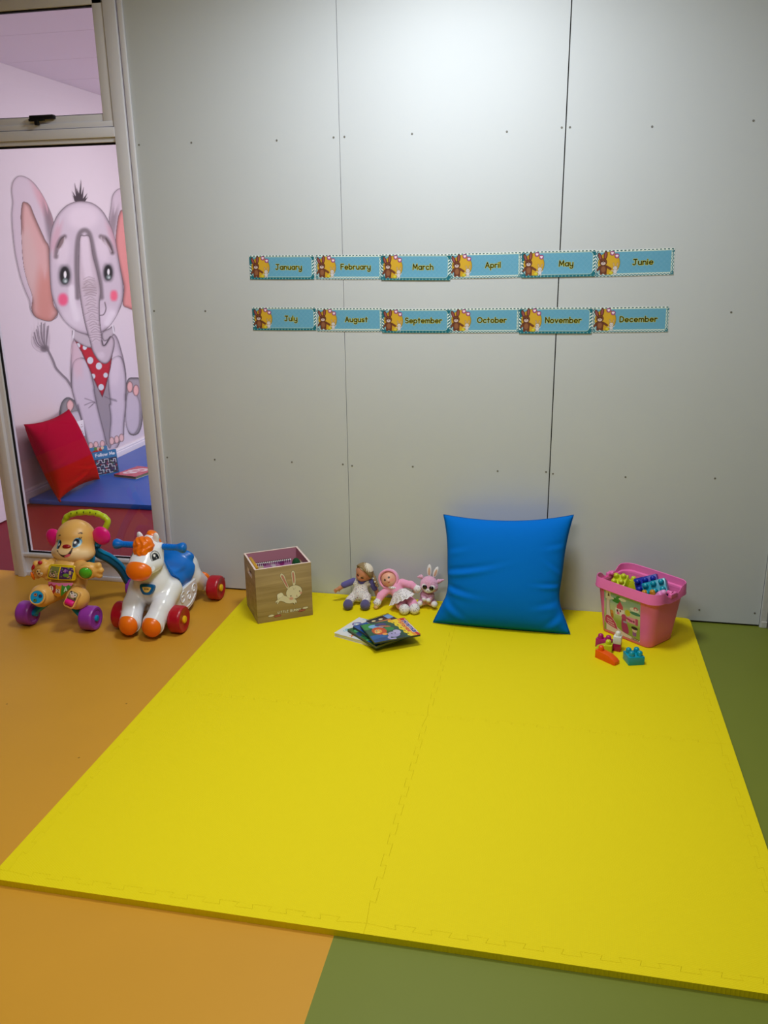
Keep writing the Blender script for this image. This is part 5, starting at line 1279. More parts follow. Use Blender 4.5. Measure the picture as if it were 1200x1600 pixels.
# rocker skirt with raised scrolls
yz = cr([(-.13, .10), (-.115, .062), (-.06, .035), (0, .026), (.06, .030), (.105, .052), (.13, .09)], 6); yz = np.r_[yz, [(.12, .14), (-.12, .14)]]
V = np.concatenate([np.c_[np.full(len(yz), x), yz] for x in (-.098, -.094, .094, .098)])
V[:len(yz), 1:] = offset(yz, .004); V[3 * len(yz):, 1:] = offset(yz, .004)
sk = obj('rocker_skirt', loft([V[k * len(yz):(k + 1) * len(yz)] for k in range(4)]), m_hw, hs_)
def spiral(cy, cz_, r0, turns, a0, x): return [(x, cy + r0 * (1 - t * .8) * math.cos(a0 + t * turns * 6.283), cz_ + r0 * (1 - t * .8) * math.sin(a0 + t * turns * 6.283)) for t in np.linspace(0, 1, 26)]
for s in (-1, 1):
    x = s * .0985
    obj('scroll_relief', join(tube(spiral(-.03, .10, .030, 1.2, 1.0, x), .0035, 8), tube(spiral(.03, .085, .024, -1.2, 2.4, x), .0032, 8), tube(spiral(.085, .10, .024, 1.1, 0.2, x), .0032, 8),
                              tube([(x, a_, b_) for a_, b_ in cr([(-.09, .075), (-.03, .05), (.04, .046), (.10, .07)], 6)], .003, 8)), m_hw, sk)
    obj('shoulder_relief', join(tube([(s * q_[0], q_[1], q_[2]) for q_ in [(.060, -.10 + .020 * math.cos(t), .245 + .016 * math.sin(t)) for t in np.linspace(0, 5.2, 18)]], .003, 8)), m_hw, hs_)
# saddle: a shell draped over the back
def sad_f(P):
    b_ = body_f(P); sh_ = np.maximum(b_ - .009, -(b_ + .004))
    fw = -.055 + .075 * np.clip((.215 - P[:, 2]) / .09, 0, 1) ** 1.2; bwd = .120 - .055 * np.clip((.20 - P[:, 2]) / .075, 0, 1) ** 1.1
    low = .112 + 4.2 * (P[:, 1] - .028) ** 2 * 2.0
    d = smax(smax(sh_, fw - P[:, 1], .006), smax(P[:, 1] - bwd, low - P[:, 2], .01), .006)
    back = smax(s_ell(P, (0, .126, .240), (.094, .026, .036)), .19 - P[:, 2], .01)
    seat = s_ell(P, (0, .035, .215), (.075, .095, .022))
    return su(.014, d, back, smax(seat, -P[:, 2] + .19, .01))
obj('saddle', snet(sad_f, (-.14, -.09, .10), (.14, .18, .29), .0042), m_bl, hs_, sharp=None)
# head
def head_f(P):
    return su(.03, s_ell(P, (0, -.120, .335), (.063, .070, .062)), s_ell(P, (0, -.178, .306), (.059, .058, .047)), s_ell(P, (0, -.135, .300), (.070, .052, .036)), s_cap(P, (0, -.10, .36), (0, -.09, .385), .048, .03))
V, F = snet(head_f, (-.1, -.25, .24), (.1, -.02, .44), .003)
p = Pt(V[:, 0] * 0, V[:, 0] * 0, np.array((238, 239, 246)), 1.5)
for s in (-1, 1):
    ec = np.array([s * .0585, -.164, .344]); n_ = np.array([s * .80, -.55, .22]); n_ /= np.linalg.norm(n_); u_ = np.cross((0, 0, 1), n_); u_ /= np.linalg.norm(u_); v_ = np.cross(n_, u_)
    D = V - ec; p.X = (D @ u_)[None] * 1000 * s; p.Y = (D @ v_)[None] * 1000; ok = (np.abs(D @ n_) < .035)[None]; p.X = p.X / 1.6; p.Y = p.Y / 1.6
    half = np.where(ok & (p.Y > -9), 0, 90)
    p.put(p.el(0, -4, 15.5, 19) + half, (36, 36, 40), 1.8); p.put(p.el(0, -4, 14, 17.5) + half, (236, 236, 236), 1.8); p.put(p.el(-.5, -5, 11.5, 14.5) + half, (24, 24, 28), 1.8)
    p.put(p.el(-2, 3, 3.6, 3.6) + half, (244, 244, 244), 1.6); p.put(p.el(2.5, -4, 1.6, 2) + half, (180, 180, 180), 1.4)
obj('head', (V, F), painted('horse_head_paint', .22, .5, None, .25), hs_, col=p.c[0], sharp=None)
obj('muzzle', snet(lambda P: smax(s_ell(P, (-.001, -.208, .294), (.057, .041, .046)), P[:, 1] + .198, .008), (-.07, -.26, .24), (.07, -.17, .36), .0032), m_or, hs_, sharp=None)
def lock_f(P):
    d = su(.01, s_ell(P, (0, -.152, .384), (.046, .036, .042)), s_ell(P, (.0, -.172, .362), (.034, .026, .026)))
    return d + .0028 * np.sin(P[:, 0] * 190 + np.sin(P[:, 2] * 90) * 2.2) * np.sin(P[:, 2] * 120 + P[:, 0] * 60)
obj('forelock', snet(lock_f, (-.06, -.22, .31), (.06, -.10, .44), .003), m_or, hs_, sharp=None)
def mane_f(P):
    d = su(.012, s_ell(P, (0, -.075, .392), (.030, .030, .034)), s_ell(P, (0, -.050, .355), (.028, .026, .036)), s_ell(P, (0, -.035, .31), (.026, .024, .034)), s_ell(P, (0, -.028, .265), (.022, .022, .03)))
    return d + .0024 * np.sin(P[:, 2] * 160 + P[:, 0] * 80)
obj('mane', snet(mane_f, (-.05, -.12, .21), (.05, .01, .45), .0038), m_or, hs_, sharp=None)
for s in (-1, 1):
    obj('ear', xf(snet(lambda P: s_ell(P, (0, 0, 0), (.014, .010, .026)), (-.02, -.02, -.03), (.02, .02, .03), .003), (s * .036, -.105, .405), (R(8), R(10 * s), 0)), m_hw, hs_, sharp=None)
    obj('bar_collar', cyl((s * .052, -.1, .366), .018, .020, 'x', 28, .005), m_hw, hs_)
    g_ = join(xf(lathe([(.0128, .056), (.0128, .112), (.0138, .124), (.019, .138), (.0225, .147), (.0232, .156), (.020, .163), (.012, .167), (0, .168)], 28), (0, -.1, .366), (0, R(90) * s, 0)), *[xf(lathe([(.0122, -.0015), (.0145, 0), (.0122, .0015)], 24), (s * x, -.1, .366), (0, R(90), 0)) for x in np.arange(.070, .125, .007)])
    obj('handlebar', g_, m_bl, hs_)
    obj('cheek_bolt', xf(cyl((0, 0, 0), .013, .012, 'z', 24, .003), (s * .052, -.196, .300), (0, R(72) * s, R(-38) * s)), m_hw, hs_)
# chest badge
Mx = Matrix.Translation((.012, -.180, .198)) @ Matrix.Rotation(R(72), 4, 'X')
sb_ = cr([(-.029, .020), (.0, .023), (.029, .020), (.031, .002), (.018, -.020), (0, -.024), (-.018, -.020), (-.031, .002)], 5, True)[::-1]
bg = obj('chest_badge', xm(prism(sb_, -.012, .006, .0015), Mx), mat('badge_blue', (0, 92, 150), .3, .5), hs_)
c = Cv(-22, 22, -16, 14, .9, (226, 190, 96)); 
for x, w_ in ((-8, 4), (-2, 3), (4, 4), (9, 3)): c.put(c.box(x, 1, w_, 7, .8), (110, 84, 40))
k = c.poly(cr([(-19, 10), (19, 10), (18, -2), (8, -13), (-8, -13), (-18, -2)], 4, True)); c.put(np.abs(k) - 1, (60, 90, 110))
V, F, C = c.grid(None, 0); kk = k.ravel()[F].max(1) < 0; V, _ = xm((V / 1000 + (0, 0, .0065), F), Mx); obj('badge_face', (V, F[kk]), m_hp, bg, col=C, sharp=None)
# ================================================================ DOLLS AND PLUSH RABBIT
def Wv(px, py, y): return np.array(W(px, py, y))
D1 = lambda x, y, d: Wv(515 + x / 13.33, 865 + y / 13.33, d)      # traced points of three photo crops
D2 = lambda x, y, d: Wv(575 + x / 9.6, 875 + y / 9.6, d)
def bounds(P, m): P = np.array(P); return P.min(0) - m, P.max(0) + m
def gn(f, V, e=.001): G = np.stack([f(V + e * np.eye(3)[i]) - f(V - e * np.eye(3)[i]) for i in range(3)], 1); return G / (np.linalg.norm(G, axis=1)[:, None] + 1e-9)


def sown(name, f, lo, hi, h, m, root, **k):
    V, F = snet(f, lo, hi, h); return obj(name, (V - np.array(root.location), F), m, root, sharp=None, **k)


# ---- seated doll with braids
g1 = thing('braided_doll', 'seated doll with blonde braids, flowered white dungarees and purple sleeves', 'doll', (*D1(640, 960, -.10)[:2], T))
m_flow = dotted('flowered_cloth', (228, 222, 218), (70, 64, 116), 170, .30, dot2=(168, 92, 104))
m_vio = mat('violet_cloth', (98, 92, 158), .9, .2, None, (900, .25, .001), 0, .3); m_grape = mat('grey_violet_cloth', (92, 86, 132), .9, .2, None, (900, .25, .001), 0, .3)
hipL, hipR = D1(500, 900, -.105), D1(770, 905, -.098)
knL, knR = D1(415, 985, -.135), D1(760, 975, -.130)
ftL, ftR = D1(385, 1105, -.168), D1(740, 1080, -.158)
ftL[2] = max(ftL[2], T + .022); ftR[2] = max(ftR[2], T + .022)
chs, bel = D1(660, 640, -.068), D1(640, 850, -.090)
sh_l, sh_r = D1(480, 570, -.072), D1(880, 590, -.066)
def tor(P): return su(.012, s_ell(P, bel, (.039, .034, .032)), s_ell(P, chs, (.033, .027, .03)), s_cap(P, bel, chs, .034, .028), s_cap(P, sh_l + (.006, 0, -.004), sh_r - (.006, 0, .004), .014, .014))
def legs1(P): return su(.008, s_cap(P, hipL, knL, .0215, .018), s_cap(P, knL, ftL + (0, .012, .004), .018, .0165)), su(.008, s_cap(P, hipR, knR, .0215, .018), s_cap(P, knR, ftR + (0, .012, .004), .018, .0165))
def cl1(P):
    a, b = legs1(P); return np.minimum(smin(tor(P), a, .006), smin(tor(P), b, .006))
lo, hi = bounds([bel, chs, ftL, ftR, sh_l, sh_r, hipL, hipR], .05)
sown('dungarees', cl1, lo, hi, .0028, m_flow, g1)
nk = D1(680, 560, -.078)
def shirt(P):
    b_ = tor(P); d = np.maximum(b_ - .0016, -(b_ + .004)); bib = np.abs(P[:, 0] - nk[0]) / .024; zl = nk[2] - .012 + .018 * bib ** 2.2
    return smax(d, zl - P[:, 2], .003)
sown('shirt', shirt, lo, hi, .0022, m_vio, g1)
elb, wr, hnd = D1(300, 655, -.085), D1(215, 715, -.092), D1(135, 762, -.098)
elr = D1(940, 720, -.060); wrr = D1(985, 830, -.058)
sown('sleeve', lambda P: s_cap(P, sh_l + (.004, 0, 0), elb, .0155, .0150), *bounds([sh_l, elb], .03), .0028, m_vio, g1)
sown('sleeve', lambda P: s_cap(P, sh_r - (.004, 0, 0), elr, .0145, .0135), *bounds([sh_r, elr], .03), .0028, m_vio, g1)
m_skin = mat('doll_skin', (208, 142, 108), .42, .4, None, None, 0, 0, 0, .05)
def hand_f(w, h_, sx=1):
    d = h_ - w; L = np.linalg.norm(d); d = d / L; s_ = np.cross(d, (0, 1, 0)); s_ /= np.linalg.norm(s_) + 1e-9
    def f(P):
        q = s_cap(P, w, h_ - d * .004, .0085, .008); q = smin(q, s_cap(P, w - d * .02, w, .0105, .009), .004)
        for k_, a_ in enumerate((-.0062, -.002, .002, .0058)): q = smin(q, s_cap(P, h_ + s_ * a_, h_ + s_ * a_ * 1.3 + d * (.0085 - abs(k_ - 1.4) * .0012) + np.array((0, -.001, -.003)), .0027, .0021), .002)
        return smin(q, s_cap(P, w + d * .004 + s_ * .007, w + d * .012 + s_ * .0125, .003, .0023), .002)
    return f
sown('hand', hand_f(wr, hnd), *bounds([wr, hnd, elb], .025), .0016, m_skin, g1)
sown('hand', hand_f(wrr, wrr + (.004, -.004, -.018)), *bounds([elr, wrr], .035), .0018, m_skin, g1)
for q_ in (ftL, ftR): sown('shoe', lambda P: smax(s_ell(P, q_, (.0225, .026, .0245)), T + .0008 - P[:, 2], .003), q_ - .035, q_ + .035, .0025, m_grape, g1)
# head
hc = D1(710, 400, -.072); fd = np.array((-.30, -.94, -.20)); fd /= np.linalg.norm(fd); fr_z = np.array((.42, 0, .9)); fr_z -= fd * (fr_z @ fd); fr_z /= np.linalg.norm(fr_z); fr_x = np.cross(fr_z, fd)
def hd1(P): return su(.01, s_ell(P, hc, (.0345, .035, .037)), s_ell(P, hc + fd * .014 - fr_z * .014, (.023, .024, .021)), s_ell(P, hc + fd * .0365 - fr_z * .008, (.0045, .0045, .0045)), s_ell(P, hc + fr_x * .034 - fd * .002 - fr_z * .006, (.006, .008, .009)), s_ell(P, hc - fr_x * .034 - fd * .002 - fr_z * .006, (.006, .008, .009)))
V, F = snet(hd1, hc - .05, hc + .05, .0015)
D_ = V - hc; G = gn(hd1, V); p = Pt((D_ @ fr_x) * 1000, (D_ @ fr_z) * 1000, np.array((206, 138, 104)), 1.0); ok = np.where((D_ @ fd) > .008, 0, 90)[None]
p.glow(p.el(-14, -11, 5, 4) + ok, (214, 112, 86), 7, .6); p.glow(p.el(14, -11, 5, 4) + ok, (214, 112, 86), 7, .6)
for x in (-12, 12):
    p.glow(p.el(x, 1, 6, 3) + ok, (150, 92, 66), 4, .6); p.put(p.el(x, 0, 6, 3.6) + ok, (64, 40, 34), 1.4); p.put(p.el(x, 0, 2.8, 3.2) + ok, (34, 28, 34), 1.2); p.put(p.line([(x - 5, 8), (x, 9.5), (x + 5, 8)], 1.3) + ok, (140, 90, 60), 1.2, .7)
p.put(p.el(0, -19, 7, 3.2) + ok, (176, 60, 44), 2); p.put(p.el(0, -19, 4.5, 1) + ok, (110, 30, 26), 1.4)
obj('head', (V - np.array(g1.location), F), painted('doll_face_paint', .4, .4), g1, col=p.c[0], sharp=None)
def hair1(P):
    Q = P - hc; a = Q @ fd; z = Q @ fr_z; b_ = s_ell(P, hc + fr_z * .002, (.0345, .035, .037))
    st = .0012 * np.sin((Q @ fr_x) * 700 + z * 300 + np.sin(a * 260) * 2)
    return smax(np.maximum(b_ - .0088, -(b_ - .0003)) + st, a - .006 - np.clip(z, -.02, .05) * .55 + .30 * np.abs(Q @ fr_x) - .012 * np.clip((Q @ fr_x) / .03, 0, 1), .004)
m_hair = mat('ash_blonde_hair', (150, 126, 86), .6, .35, (220, .35), (500, .7, .002))
sown('hair', hair1, hc - .055, hc + .055, .0019, m_hair, g1)
cp = D1(800, 190, -.060)
sown('hair_cap', lambda P: smax(s_ell(P, hc + (.008, 0, .010), (.037, .037, .037)), .026 - (P - hc) @ (np.array((.35, -.1, .93))), .003), hc - .06, hc + .06, .002, mat('cream_wool', (232, 222, 204), .9, .2, None, (300, .5, .002), 0, .3), g1)
br = cr([D1(890, 430, -.062), D1(930, 500, -.072), D1(950, 560, -.082), D1(975, 620, -.088), D1(990, 675, -.090)], 5)
for i in range(0, len(br), 2): obj('braid_strand', ball(br[i] + (.002 * (-1) ** (i // 2), 0, 0) - np.array(g1.location), (.0075 - .0001 * i, .0075, .0068), 14, 10), m_hair, g1)
for i, q_ in enumerate((D1(912, 520, -.083), D1(945, 590, -.095))): obj('bead', ball(q_ - np.array(g1.location), .0036, 12, 8), mat('white_plastic', (230, 230, 228), .3, .5), g1)

# ---- reclining baby doll
g2 = thing('baby_doll', 'reclining baby doll in pink suit and hood with dotted white skirt', 'doll', (*D2(420, 520, -.10)[:2], T))
m_pk = mat('pink_velour', (248, 168, 204), .9, .2, None, (1200, .3, .001), 0, .4); m_dot = dotted('white_dotted_cloth', (238, 232, 234), (70, 50, 70), 150, .26)
m_bskin = mat('baby_cloth_hand', (226, 184, 140), .8, .2)
hc = D2(312, 285, -.082); up2 = np.array((-.60, .22, .77)); up2 /= np.linalg.norm(up2); fd = np.array((.16, -.98, .06)); fd -= up2 * (fd @ up2); fd /= np.linalg.norm(fd); fx2 = np.cross(fd, up2); fx2 *= -1 if fx2[0] < 0 else 1
ch2, be2 = D2(410, 410, -.085), D2(480, 540, -.10)
shl, shr = D2(300, 440, -.09), D2(520, 345, -.08)
def tor2(P): return su(.012, s_cap(P, ch2, be2, .031, .033), s_cap(P, shl + (.008, 0, 0), shr - (.006, 0, 0), .018, .017))
kl, kr = D2(420, 690, -.135), D2(680, 620, -.12)
fl2_, fr2_ = D2(545, 772, -.178), D2(698, 748, -.165)
fl2_[2] = max(fl2_[2], T + .0235); fr2_[2] = max(fr2_[2], T + .0235)
hl2, hr2 = D2(470, 640, -.11), D2(600, 590, -.105)
kl = (hl2 * .45 + fl2_ * .55) + (-.006, 0, .006); kr = (hr2 * .45 + fr2_ * .55) + (.004, 0, .006)
elL, wrL, haL = D2(195, 535, -.115), D2(150, 622, -.135), D2(125, 690, -.145)
haL[2] = max(haL[2], T + .013)
elR, wrR, haR = D2(645, 372, -.095), D2(725, 425, -.10), D2(738, 450, -.102)
def suit(P):
    return su(.008, tor2(P), su(.008, s_cap(P, hl2, kl, .023, .020), s_cap(P, kl, fl2_, .020, .017)), su(.008, s_cap(P, hr2, kr, .023, .020), s_cap(P, kr, fr2_, .020, .017)),
              su(.008, s_cap(P, shl, elL, .019, .0165), s_cap(P, elL, wrL, .0165, .0145)), su(.008, s_cap(P, shr, elR, .018, .016), s_cap(P, elR, wrR, .016, .0145)))
lo, hi = bounds([ch2, be2, kl, kr, fl2_, fr2_, wrL, wrR, elL, shl], .04)
sown('suit', suit, lo, hi, .0028, m_pk, g2)
for w_, e_ in ((wrL, elL), (wrR, elR)):
    d = w_ - e_; d /= np.linalg.norm(d); sown('cuff', lambda P: su(.004, s_cap(P, w_ - d * .004, w_ + d * .006, .0155, .0175)), w_ - .03, w_ + .03, .0022, m_dot, g2)
for w_, h_ in ((wrL, haL), (wrR, haR)):
    d = h_ - w_; d /= np.linalg.norm(d); s_ = np.cross(d, (0, 1, 0)); s_ /= np.linalg.norm(s_)
    sown('mitten_hand', lambda P: su(.005, s_cap(P, w_, h_ + d * .004, .012, .0105), s_cap(P, w_ + s_ * -.006, w_ + d * .010 - s_ * .016, .006, .005)), *bounds([w_, h_], .03), .002, m_bskin, g2)
for q_ in (fl2_, fr2_): sown('bootee', lambda P: smax(s_ell(P, q_, (.0235, .025, .0245)), T + .0006 - P[:, 2], .003), q_ - .035, q_ + .035, .0024, m_dot, g2)
# skirt: a flared double cloth
wa = [D2(430, 470, -.125), D2(470, 440, -.128), D2(520, 425, -.125)]
hem = [D2(315, 690, -.150), D2(370, 672, -.168), D2(430, 650, -.178), D2(490, 622, -.184), D2(550, 595, -.184), D2(600, 575, -.178), D2(650, 545, -.165), D2(705, 515, -.145)]
hm = cr(hem, 6); n = len(hm); wl_ = cr([D2(395, 475, -.118), wa[0], wa[1], wa[2], D2(560, 425, -.112)], 12); wl_ = np.stack([np.interp(np.linspace(0, 1, n), np.linspace(0, 1, len(wl_)), wl_[:, k]) for k in range(3)], 1)
rows = []
for t in np.linspace(0, 1, 12):
    r_ = wl_ * (1 - t) + hm * t; r_ = r_ + np.outer(np.sin(np.linspace(0, 1, n) * math.pi * 11) * .0035 * t, (0, 1, .25)) + np.outer(np.sin(np.linspace(0, math.pi, n)) * .012 * math.sin(t * math.pi), (0, -1, .3)); rows.append(r_)
A_ = np.concatenate(rows); B_ = A_ + (0, .0022, -.0012); i = np.arange(12 * n).reshape(12, n)
Q = [tuple(q_) for q_ in np.stack([i[:-1, :-1], i[1:, :-1], i[1:, 1:], i[:-1, 1:]], -1).reshape(-1, 4)]; ring = list(i[0]) + list(i[1:, -1]) + list(i[-1, -2::-1]) + list(i[-2:0:-1, 0]); m_n = 12 * n
Fk = Q + [tuple(k + m_n for k in q_[::-1]) for q_ in Q] + [(ring[(k + 1) % len(ring)], ring[k], ring[k] + m_n, ring[(k + 1) % len(ring)] + m_n) for k in range(len(ring))]
obj('skirt', (np.r_[A_, B_] - np.array(g2.location), Fk), m_dot, g2, sharp=None)
# head, face, hood, collar
def hd2(P): return su(.008, s_ell(P, hc, (.036, .034, .037)), s_ell(P, hc + fd * .012 - up2 * .012, (.026, .024, .022)), s_ell(P, hc + fd * .0355 - up2 * .006, (.0042, .0042, .0040)))
V, F = snet(hd2, hc - .05, hc + .05, .0015); D_ = V - hc
p = Pt((D_ @ fx2) * 1000, (D_ @ up2) * 1000, np.array((236, 176, 150)), 1.0); ok = np.where((D_ @ fd) > .006, 0, 90)[None]
for x in (-16, 16): p.glow(p.el(x, -12, 5, 4) + ok, (236, 140, 124), 8, .6)
for x in (-11, 11): p.put(p.el(x, 5, 4.6, 4.6) + ok, (36, 22, 26), 1.2); p.put(p.el(x - 1, 6.2, 1, 1) + ok, (220, 210, 210), 1); p.put(p.line([(x - 4, 11.5), (x, 13), (x + 4, 11.5)], 1) + ok, (200, 140, 110), 1, .6)
p.put(p.el(0, -14, 5.5, 2.4) + ok, (206, 76, 84), 1.6); p.put(p.el(0, -14, 4.4, .7) + ok, (150, 40, 54), 1)
obj('head', (V - np.array(g2.location), F), painted('baby_face_paint', .42, .4), g2, col=p.c[0], sharp=None)
def hood(P):
    Q = P - hc; a = Q @ fd; b_ = s_ell(P, hc - fd * .002, (.038, .037, .039)); x = (Q @ fx2); z = (Q @ up2)
    op = np.sqrt((x / .027) ** 2 + ((z + .004) / .030) ** 2) - 1
    return smax(np.maximum(b_ - .0085, -(b_ - .0008)), np.minimum(a - .002, .03 - op * .03) + 0 * a, .003) if False else smax(np.maximum(b_ - .0085, -(b_ - .0008)), a - .013 + .0 * z - np.clip(z - .012, 0, 1) * .35, .004)
m_hood = dotted('pink_hood_cloth', (250, 184, 214), (214, 120, 166), 150, .16)
sown('hood', hood, hc - .06, hc + .06, .0021, m_hood, g2)
rimv = []
for t in np.linspace(0, 2 * math.pi, 60, endpoint=False):
    x, z = .0405 * math.cos(t), .0415 * math.sin(t); rimv.append(hc + fx2 * x + up2 * z + fd * (.012 + .35 * max(0, z - .012)))
obj('hood_band', (tube(np.array(rimv), .0052, 10, True)[0] - np.array(g2.location), tube(np.array(rimv), .0052, 10, True)[1]), m_pk, g2)
nc = hc - up2 * .040 + fd * .006
sown('collar', lambda P: smax(s_ell(P, nc, (.026, .022, .010), None), .014 - np.hypot(P[:, 0] - nc[0], P[:, 1] - nc[1]), .003), nc - .035, nc + .035, .0022, m_dot, g2)

# ---- plush rabbit
g3 = thing('plush_rabbit', 'small pink plush rabbit with big dark eyes and white paws', 'soft toy', (*D2(895, 620, -.075)[:2], T))
m_fur = mat('pink_fur', (252, 182, 214), .95, .15, (160, .18), (260, .9, .005), 0, .5); m_wf = mat('white_fur', (240, 234, 234), .9, .2, None, (300, .6, .003), 0, .4)
hc = D2(915, 360, -.078); bc = D2(890, 555, -.072)
fur = lambda P: .0011 * np.sin(P[:, 0] * 620 + np.sin(P[:, 2] * 300) * 2) * np.sin(P[:, 2] * 540 + np.sin(P[:, 1] * 420) * 2)
def pb(P): return su(.01, s_ell(P, bc, (.031, .027, .036)), s_cap(P, bc + (-.018, -.004, .012), D2(845, 575, -.104), .013, .010), s_cap(P, bc + (.018, -.004, .012), D2(935, 575, -.100), .013, .010), s_ell(P, bc + (-.024, -.008, -.024), (.018, .02, .016)), s_ell(P, bc + (.026, -.008, -.024), (.018, .02, .016))) + fur(P)
sown('body', lambda P: np.maximum(pb(P), T + .0008 - P[:, 2]), *bounds([bc], .075), .0026, m_fur, g3)
def ph(P): return su(.010, s_ell(P, hc, (.0395, .034, .036)), s_ell(P, hc + (.002, -.004, -.014), (.040, .030, .024))) + fur(P)
sown('head', ph, hc - .06, hc + .06, .0024, m_fur, g3)
sown('face_mask', lambda P: su(.006, s_ell(P, hc + (-.0135, -.026, -.004), (.0165, .010, .0165)), s_ell(P, hc + (.0155, -.026, -.008), (.0165, .010, .0165)), s_ell(P, hc + (.001, -.028, -.019), (.020, .011, .013))), hc - .06, hc + .06, .002, m_wf, g3)
m_eye = mat('black_glossy_eye', (14, 10, 12), .08, .6, None, None, .5)
for x, z in ((-.0135, -.002), (.0158, -.0065)):
    o = obj('eye', ball(hc + (x, -.0345, z) - np.array(g3.location), (.0108, .0065, .0108), 24, 16), m_eye, g3)
obj('nose', ball(hc + (.0005, -.0385, -.0165) - np.array(g3.location), (.0028, .002, .002), 12, 8), mat('grey_thread', (120, 110, 116), .6, .3), g3)
m_in = mat('tan_ear_lining', (216, 172, 146), .9, .2)
for b0, tip in ((D2(918, 245, -.07), D2(922, 75, -.060)), (D2(990, 255, -.068), D2(1045, 110, -.058))):
    m0 = (b0 + tip) / 2; ax = tip - b0; L = np.linalg.norm(ax); ax /= L; sx_ = np.cross(ax, (0, -1, 0)); sx_ /= np.linalg.norm(sx_); ny = np.cross(sx_, ax)
    Rm = np.stack([sx_, ny, ax], 1)
    e_ = sown('ear', lambda P: s_ell(P, m0, (.0105, .0048, L * .56), Rm), m0 - .04, m0 + .04, .0018, m_wf, g3)
    nf = ny if ny[1] < 0 else -ny
    sown('ear_lining', lambda P: s_ell(P, m0 + nf * .0022 - ax * .002, (.0062, .0036, L * .40), Rm), m0 - .04, m0 + .04, .0016, m_in, g3)
for q_, tip in ((D2(795, 250, -.072), D2(745, 255, -.075)), (D2(1060, 320, -.070), D2(1135, 300, -.072))):
    sown('side_tuft', lambda P: s_cap(P, q_, tip, .010, .003) + fur(P), *bounds([q_, tip], .02), .002, m_fur, g3)
for q_, r_ in ((D2(842, 588, -.106), (.0108, .011, .0105)), (D2(908, 605, -.108), (.0108, .011, .0105)), (D2(778, 655, -.102), (.0135, .015, .0135)), (D2(995, 665, -.106), (.0145, .016, .0145))):
    q_ = q_.copy(); q_[2] = max(q_[2], T + r_[2] * .98) ; obj('paw', ball(q_ - np.array(g3.location), r_, 20, 14), m_wf, g3)
# ================================================================ THINGS IN THE ROOM BEYOND THE GLASS
FMZ = .034
fm = obj('floor_mat', bx(FX + .024, -.55, 1.165, 3.2, .0004, FMZ, .006), mat('blue_vinyl_mat', (30, 94, 190), .38, .45, (3, .05), (9, .25, .01)))
tag(fm, 'blue padded floor mat on the maroon floor behind the glass', 'floor mat')
FOL2 = [(-.6, .7, 30, .3, .05, -.006), (.2, .78, -20, .35, .05, -.006), (.5, .5, 30, .3, .05, -.004), (-.2, -.8, 8, .5, .06, -.006), (.3, -.62, -10, .5, .05, -.005), (-.7, -.2, 14, .3, .05, -.006)]
g, _ = cushion_geo(.545, .525, .19, .05, FOL2, 64)
rc = thing('red_cushion', 'two tone red cushion leaning on the mural wall behind the glass', 'cushion', (-2.108, 1.428, .034 + .252))
rc.rotation_euler = (R(-19), 0, R(90 + 1.5))
V = g[0]; cl = np.where((V[:, 2] < -.075)[:, None], np.array((170, 0, 14)), np.array((168, 0, 46)))
obj('cover', g, painted('red_velvet', .9, .08, (500, .25, .001), 0, 0), rc, col=cl, sharp=None)
P = V[np.abs(V[:, 1]) < 1e-4]; ang = np.arctan2(P[:, 2], P[:, 0]); P = P[np.argsort(ang)]
obj('seam', tube(np.concatenate([P, P[:1]]), .002, 6), mat('red_seam', (150, 6, 30), .8, .2), rc)
obj('corner_tassel', join(ball((-.268, -.004, -.262), .009, 12, 8), ball((-.270, -.006, -.272), .007, 12, 8)), mat('red_seam', (150, 6, 30), .8, .2), rc)
# socket plate on the wall
so = thing('power_socket', 'white double power socket on the mural wall beside the red cushion', 'power socket', (FX, 1.888, .352), R(90))
obj('face_plate', bx(-.055, .055, -.010, -.0022, -.06, .06, .003), mat('socket_white', (236, 230, 234), .35, .5), so)
mdh = mat('socket_hole', (110, 40, 60), .5, .3)
for x in (-.024, .024):
    for z in (-.03, .02):
        for dx, dz in ((0, .010), (-.009, -.006), (.009, -.006)): obj('socket_hole', cyl((x + dx, -.0102, z + dz), .0034, .001, 'y', 12), mdh, so)
# upright maze book and the book behind it
def stand_book(name, label, p0, p1, h, th, c, tilt, side_col):
    a, b = np.array(p0), np.array(p1); w = np.linalg.norm(b - a); ang = math.atan2(*(b - a)[::-1])
    t = thing(name, label, 'book', (a[0], a[1], FMZ + .0005), ang); t.rotation_euler = (R(-tilt), 0, ang)
    x0, x1, y0, y1 = c.X.min(), c.X.max(), c.Y.min(), c.Y.max()
    V, F, C = c.slab(lambda u, v, k: np.c_[(u - x0) / (x1 - x0) * w, np.full(u.size, .0014 * k), (v - y0) / (y1 - y0) * h], .0014, (120, 160, 190)); obj('cover', (V, F), m_cov, t, col=C, sharp=40)
    obj('pages', bx(.002, w - .002, .0014, th - .0014, .002, h - .002), mpage, t, smooth=False); obj('back_cover', bx(0, w, th - .0014, th, 0, h), mat('blue_back', side_col, .3, .5), t, smooth=False)
    obj('spine', bx(-.001, .0012, 0, th, 0, h, .0005), mat('blue_back', side_col, .3, .5), t)
    return t
c = Cv(0, 200, 0, 200, 1.3, (48, 128, 180)); c.put(c.box(100, 72, 188, 130, 5), (44, 52, 84))
for k in range(80):
    x, y = RNG.uniform(10, 190), RNG.uniform(12, 132); c.put(c.el(x, y, RNG.uniform(4, 10), RNG.uniform(4, 9)), [(40, 60, 110), (70, 120, 140), (150, 60, 80), (60, 100, 70), (90, 60, 110), (30, 40, 60)][k % 6])
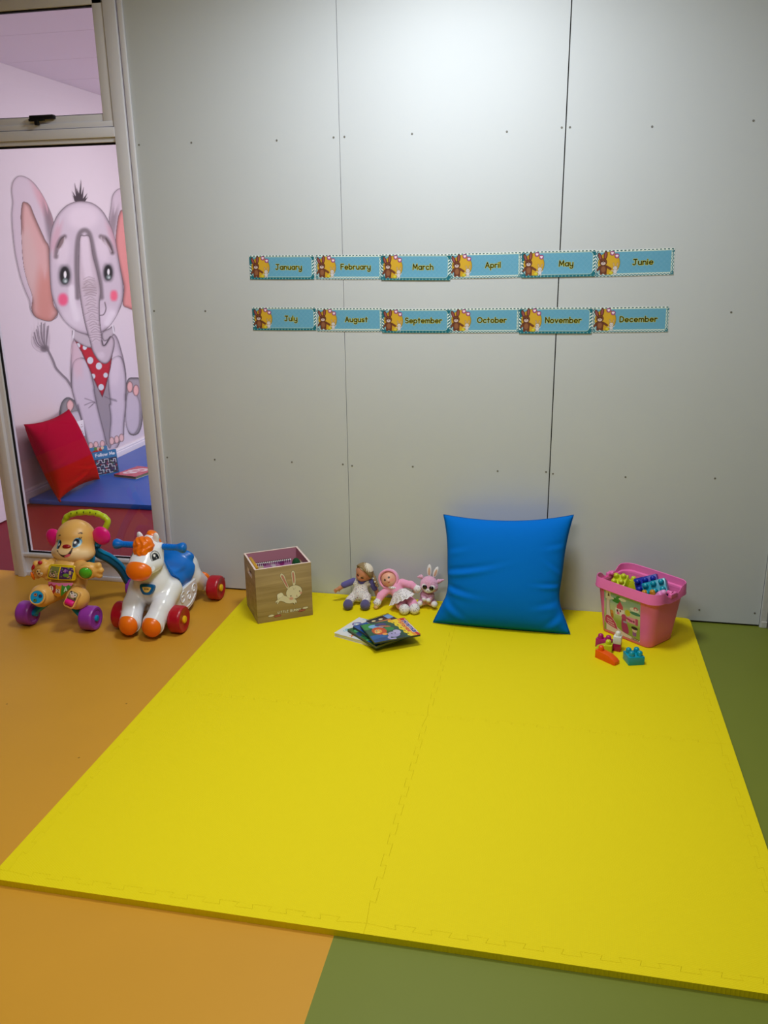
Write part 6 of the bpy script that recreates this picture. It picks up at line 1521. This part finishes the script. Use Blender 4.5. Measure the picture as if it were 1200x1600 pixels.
for P in ([(20, 96), (44, 110), (44, 128), (66, 128), (70, 104), (90, 104), (90, 130), (122, 130), (122, 100)], [(20, 70), (44, 70), (44, 44), (70, 44), (70, 20)], [(60, 84), (84, 84), (84, 62), (116, 62), (116, 84), (146, 84), (146, 62), (170, 62), (170, 30)], [(96, 40), (120, 40), (120, 14), (146, 14)], [(140, 110), (166, 104), (166, 124), (184, 124), (184, 92)], [(20, 20), (50, 20)], [(94, 22), (94, 40)]): c.put(c.line(P, 5), (226, 232, 238))
c.text('Follow Me', 104, 160, 15, 6, (226, 240, 248), gap=.4)
b0, b1 = at(150, 744.5, 2, FMZ), at(187, 738, 2, FMZ)
stand_book('picture_book', 'upright blue Follow Me maze book behind the glass', b0[:2], b1[:2], .172, .02, c, 8, (40, 110, 160))
c = Cv(0, 200, 0, 200, 2, (70, 140, 190)); c.put(c.line([(10, 150), (150, 190)], 22), (206, 50, 50))
for x, y, q_ in ((110, 186, (226, 190, 170)), (130, 176, (190, 60, 60)), (80, 190, (90, 150, 80)), (150, 190, (240, 220, 190))): c.put(c.el(x, y, 16, 14), q_)
dv = (b1 - b0)[:2]; dv /= np.linalg.norm(dv); nv = np.array([-dv[1], dv[0]])
stand_book('picture_book', 'blue and red picture book propped up behind the maze book', b0[:2] + nv * .055 + dv * -.012, b0[:2] + nv * .055 + dv * .135, .195, .012, c, 7, (70, 140, 190))
# red book lying on the blue mat
c = Cv(0, 200, 0, 240, 1.5, (196, 36, 66))
for x, y, rx, ry in ((80, 110, 52, 56), (110, 160, 50, 44), (60, 70, 34, 30)): c.put(c.el(x, y, rx, ry), (236, 214, 220))
for x, y, rx, ry in ((86, 120, 26, 14), (112, 158, 20, 18), (60, 76, 14, 10), (130, 110, 12, 24)): c.put(c.el(x, y, rx, ry, 20), (196, 70, 96))
q0, q1, q2 = at(178, 741, 2, FMZ + .018), at(212, 745, 2, FMZ + .018), at(206, 730, 2, FMZ + .018)
e1 = (q1 - q0)[:2]; L1_ = np.linalg.norm(e1); e1 /= L1_; pe = np.array([-e1[1], e1[0]])
rb = board_book('red book with white pattern lying on the blue mat', [q0[:2], q1[:2], q0[:2] + pe * .26], .018, FMZ + .0005, c, spine=mat('red_spine', (176, 22, 40), .35, .45), group=None)
rb.children[0].data.materials.clear(); rb.children[0].data.materials.append(mpage)
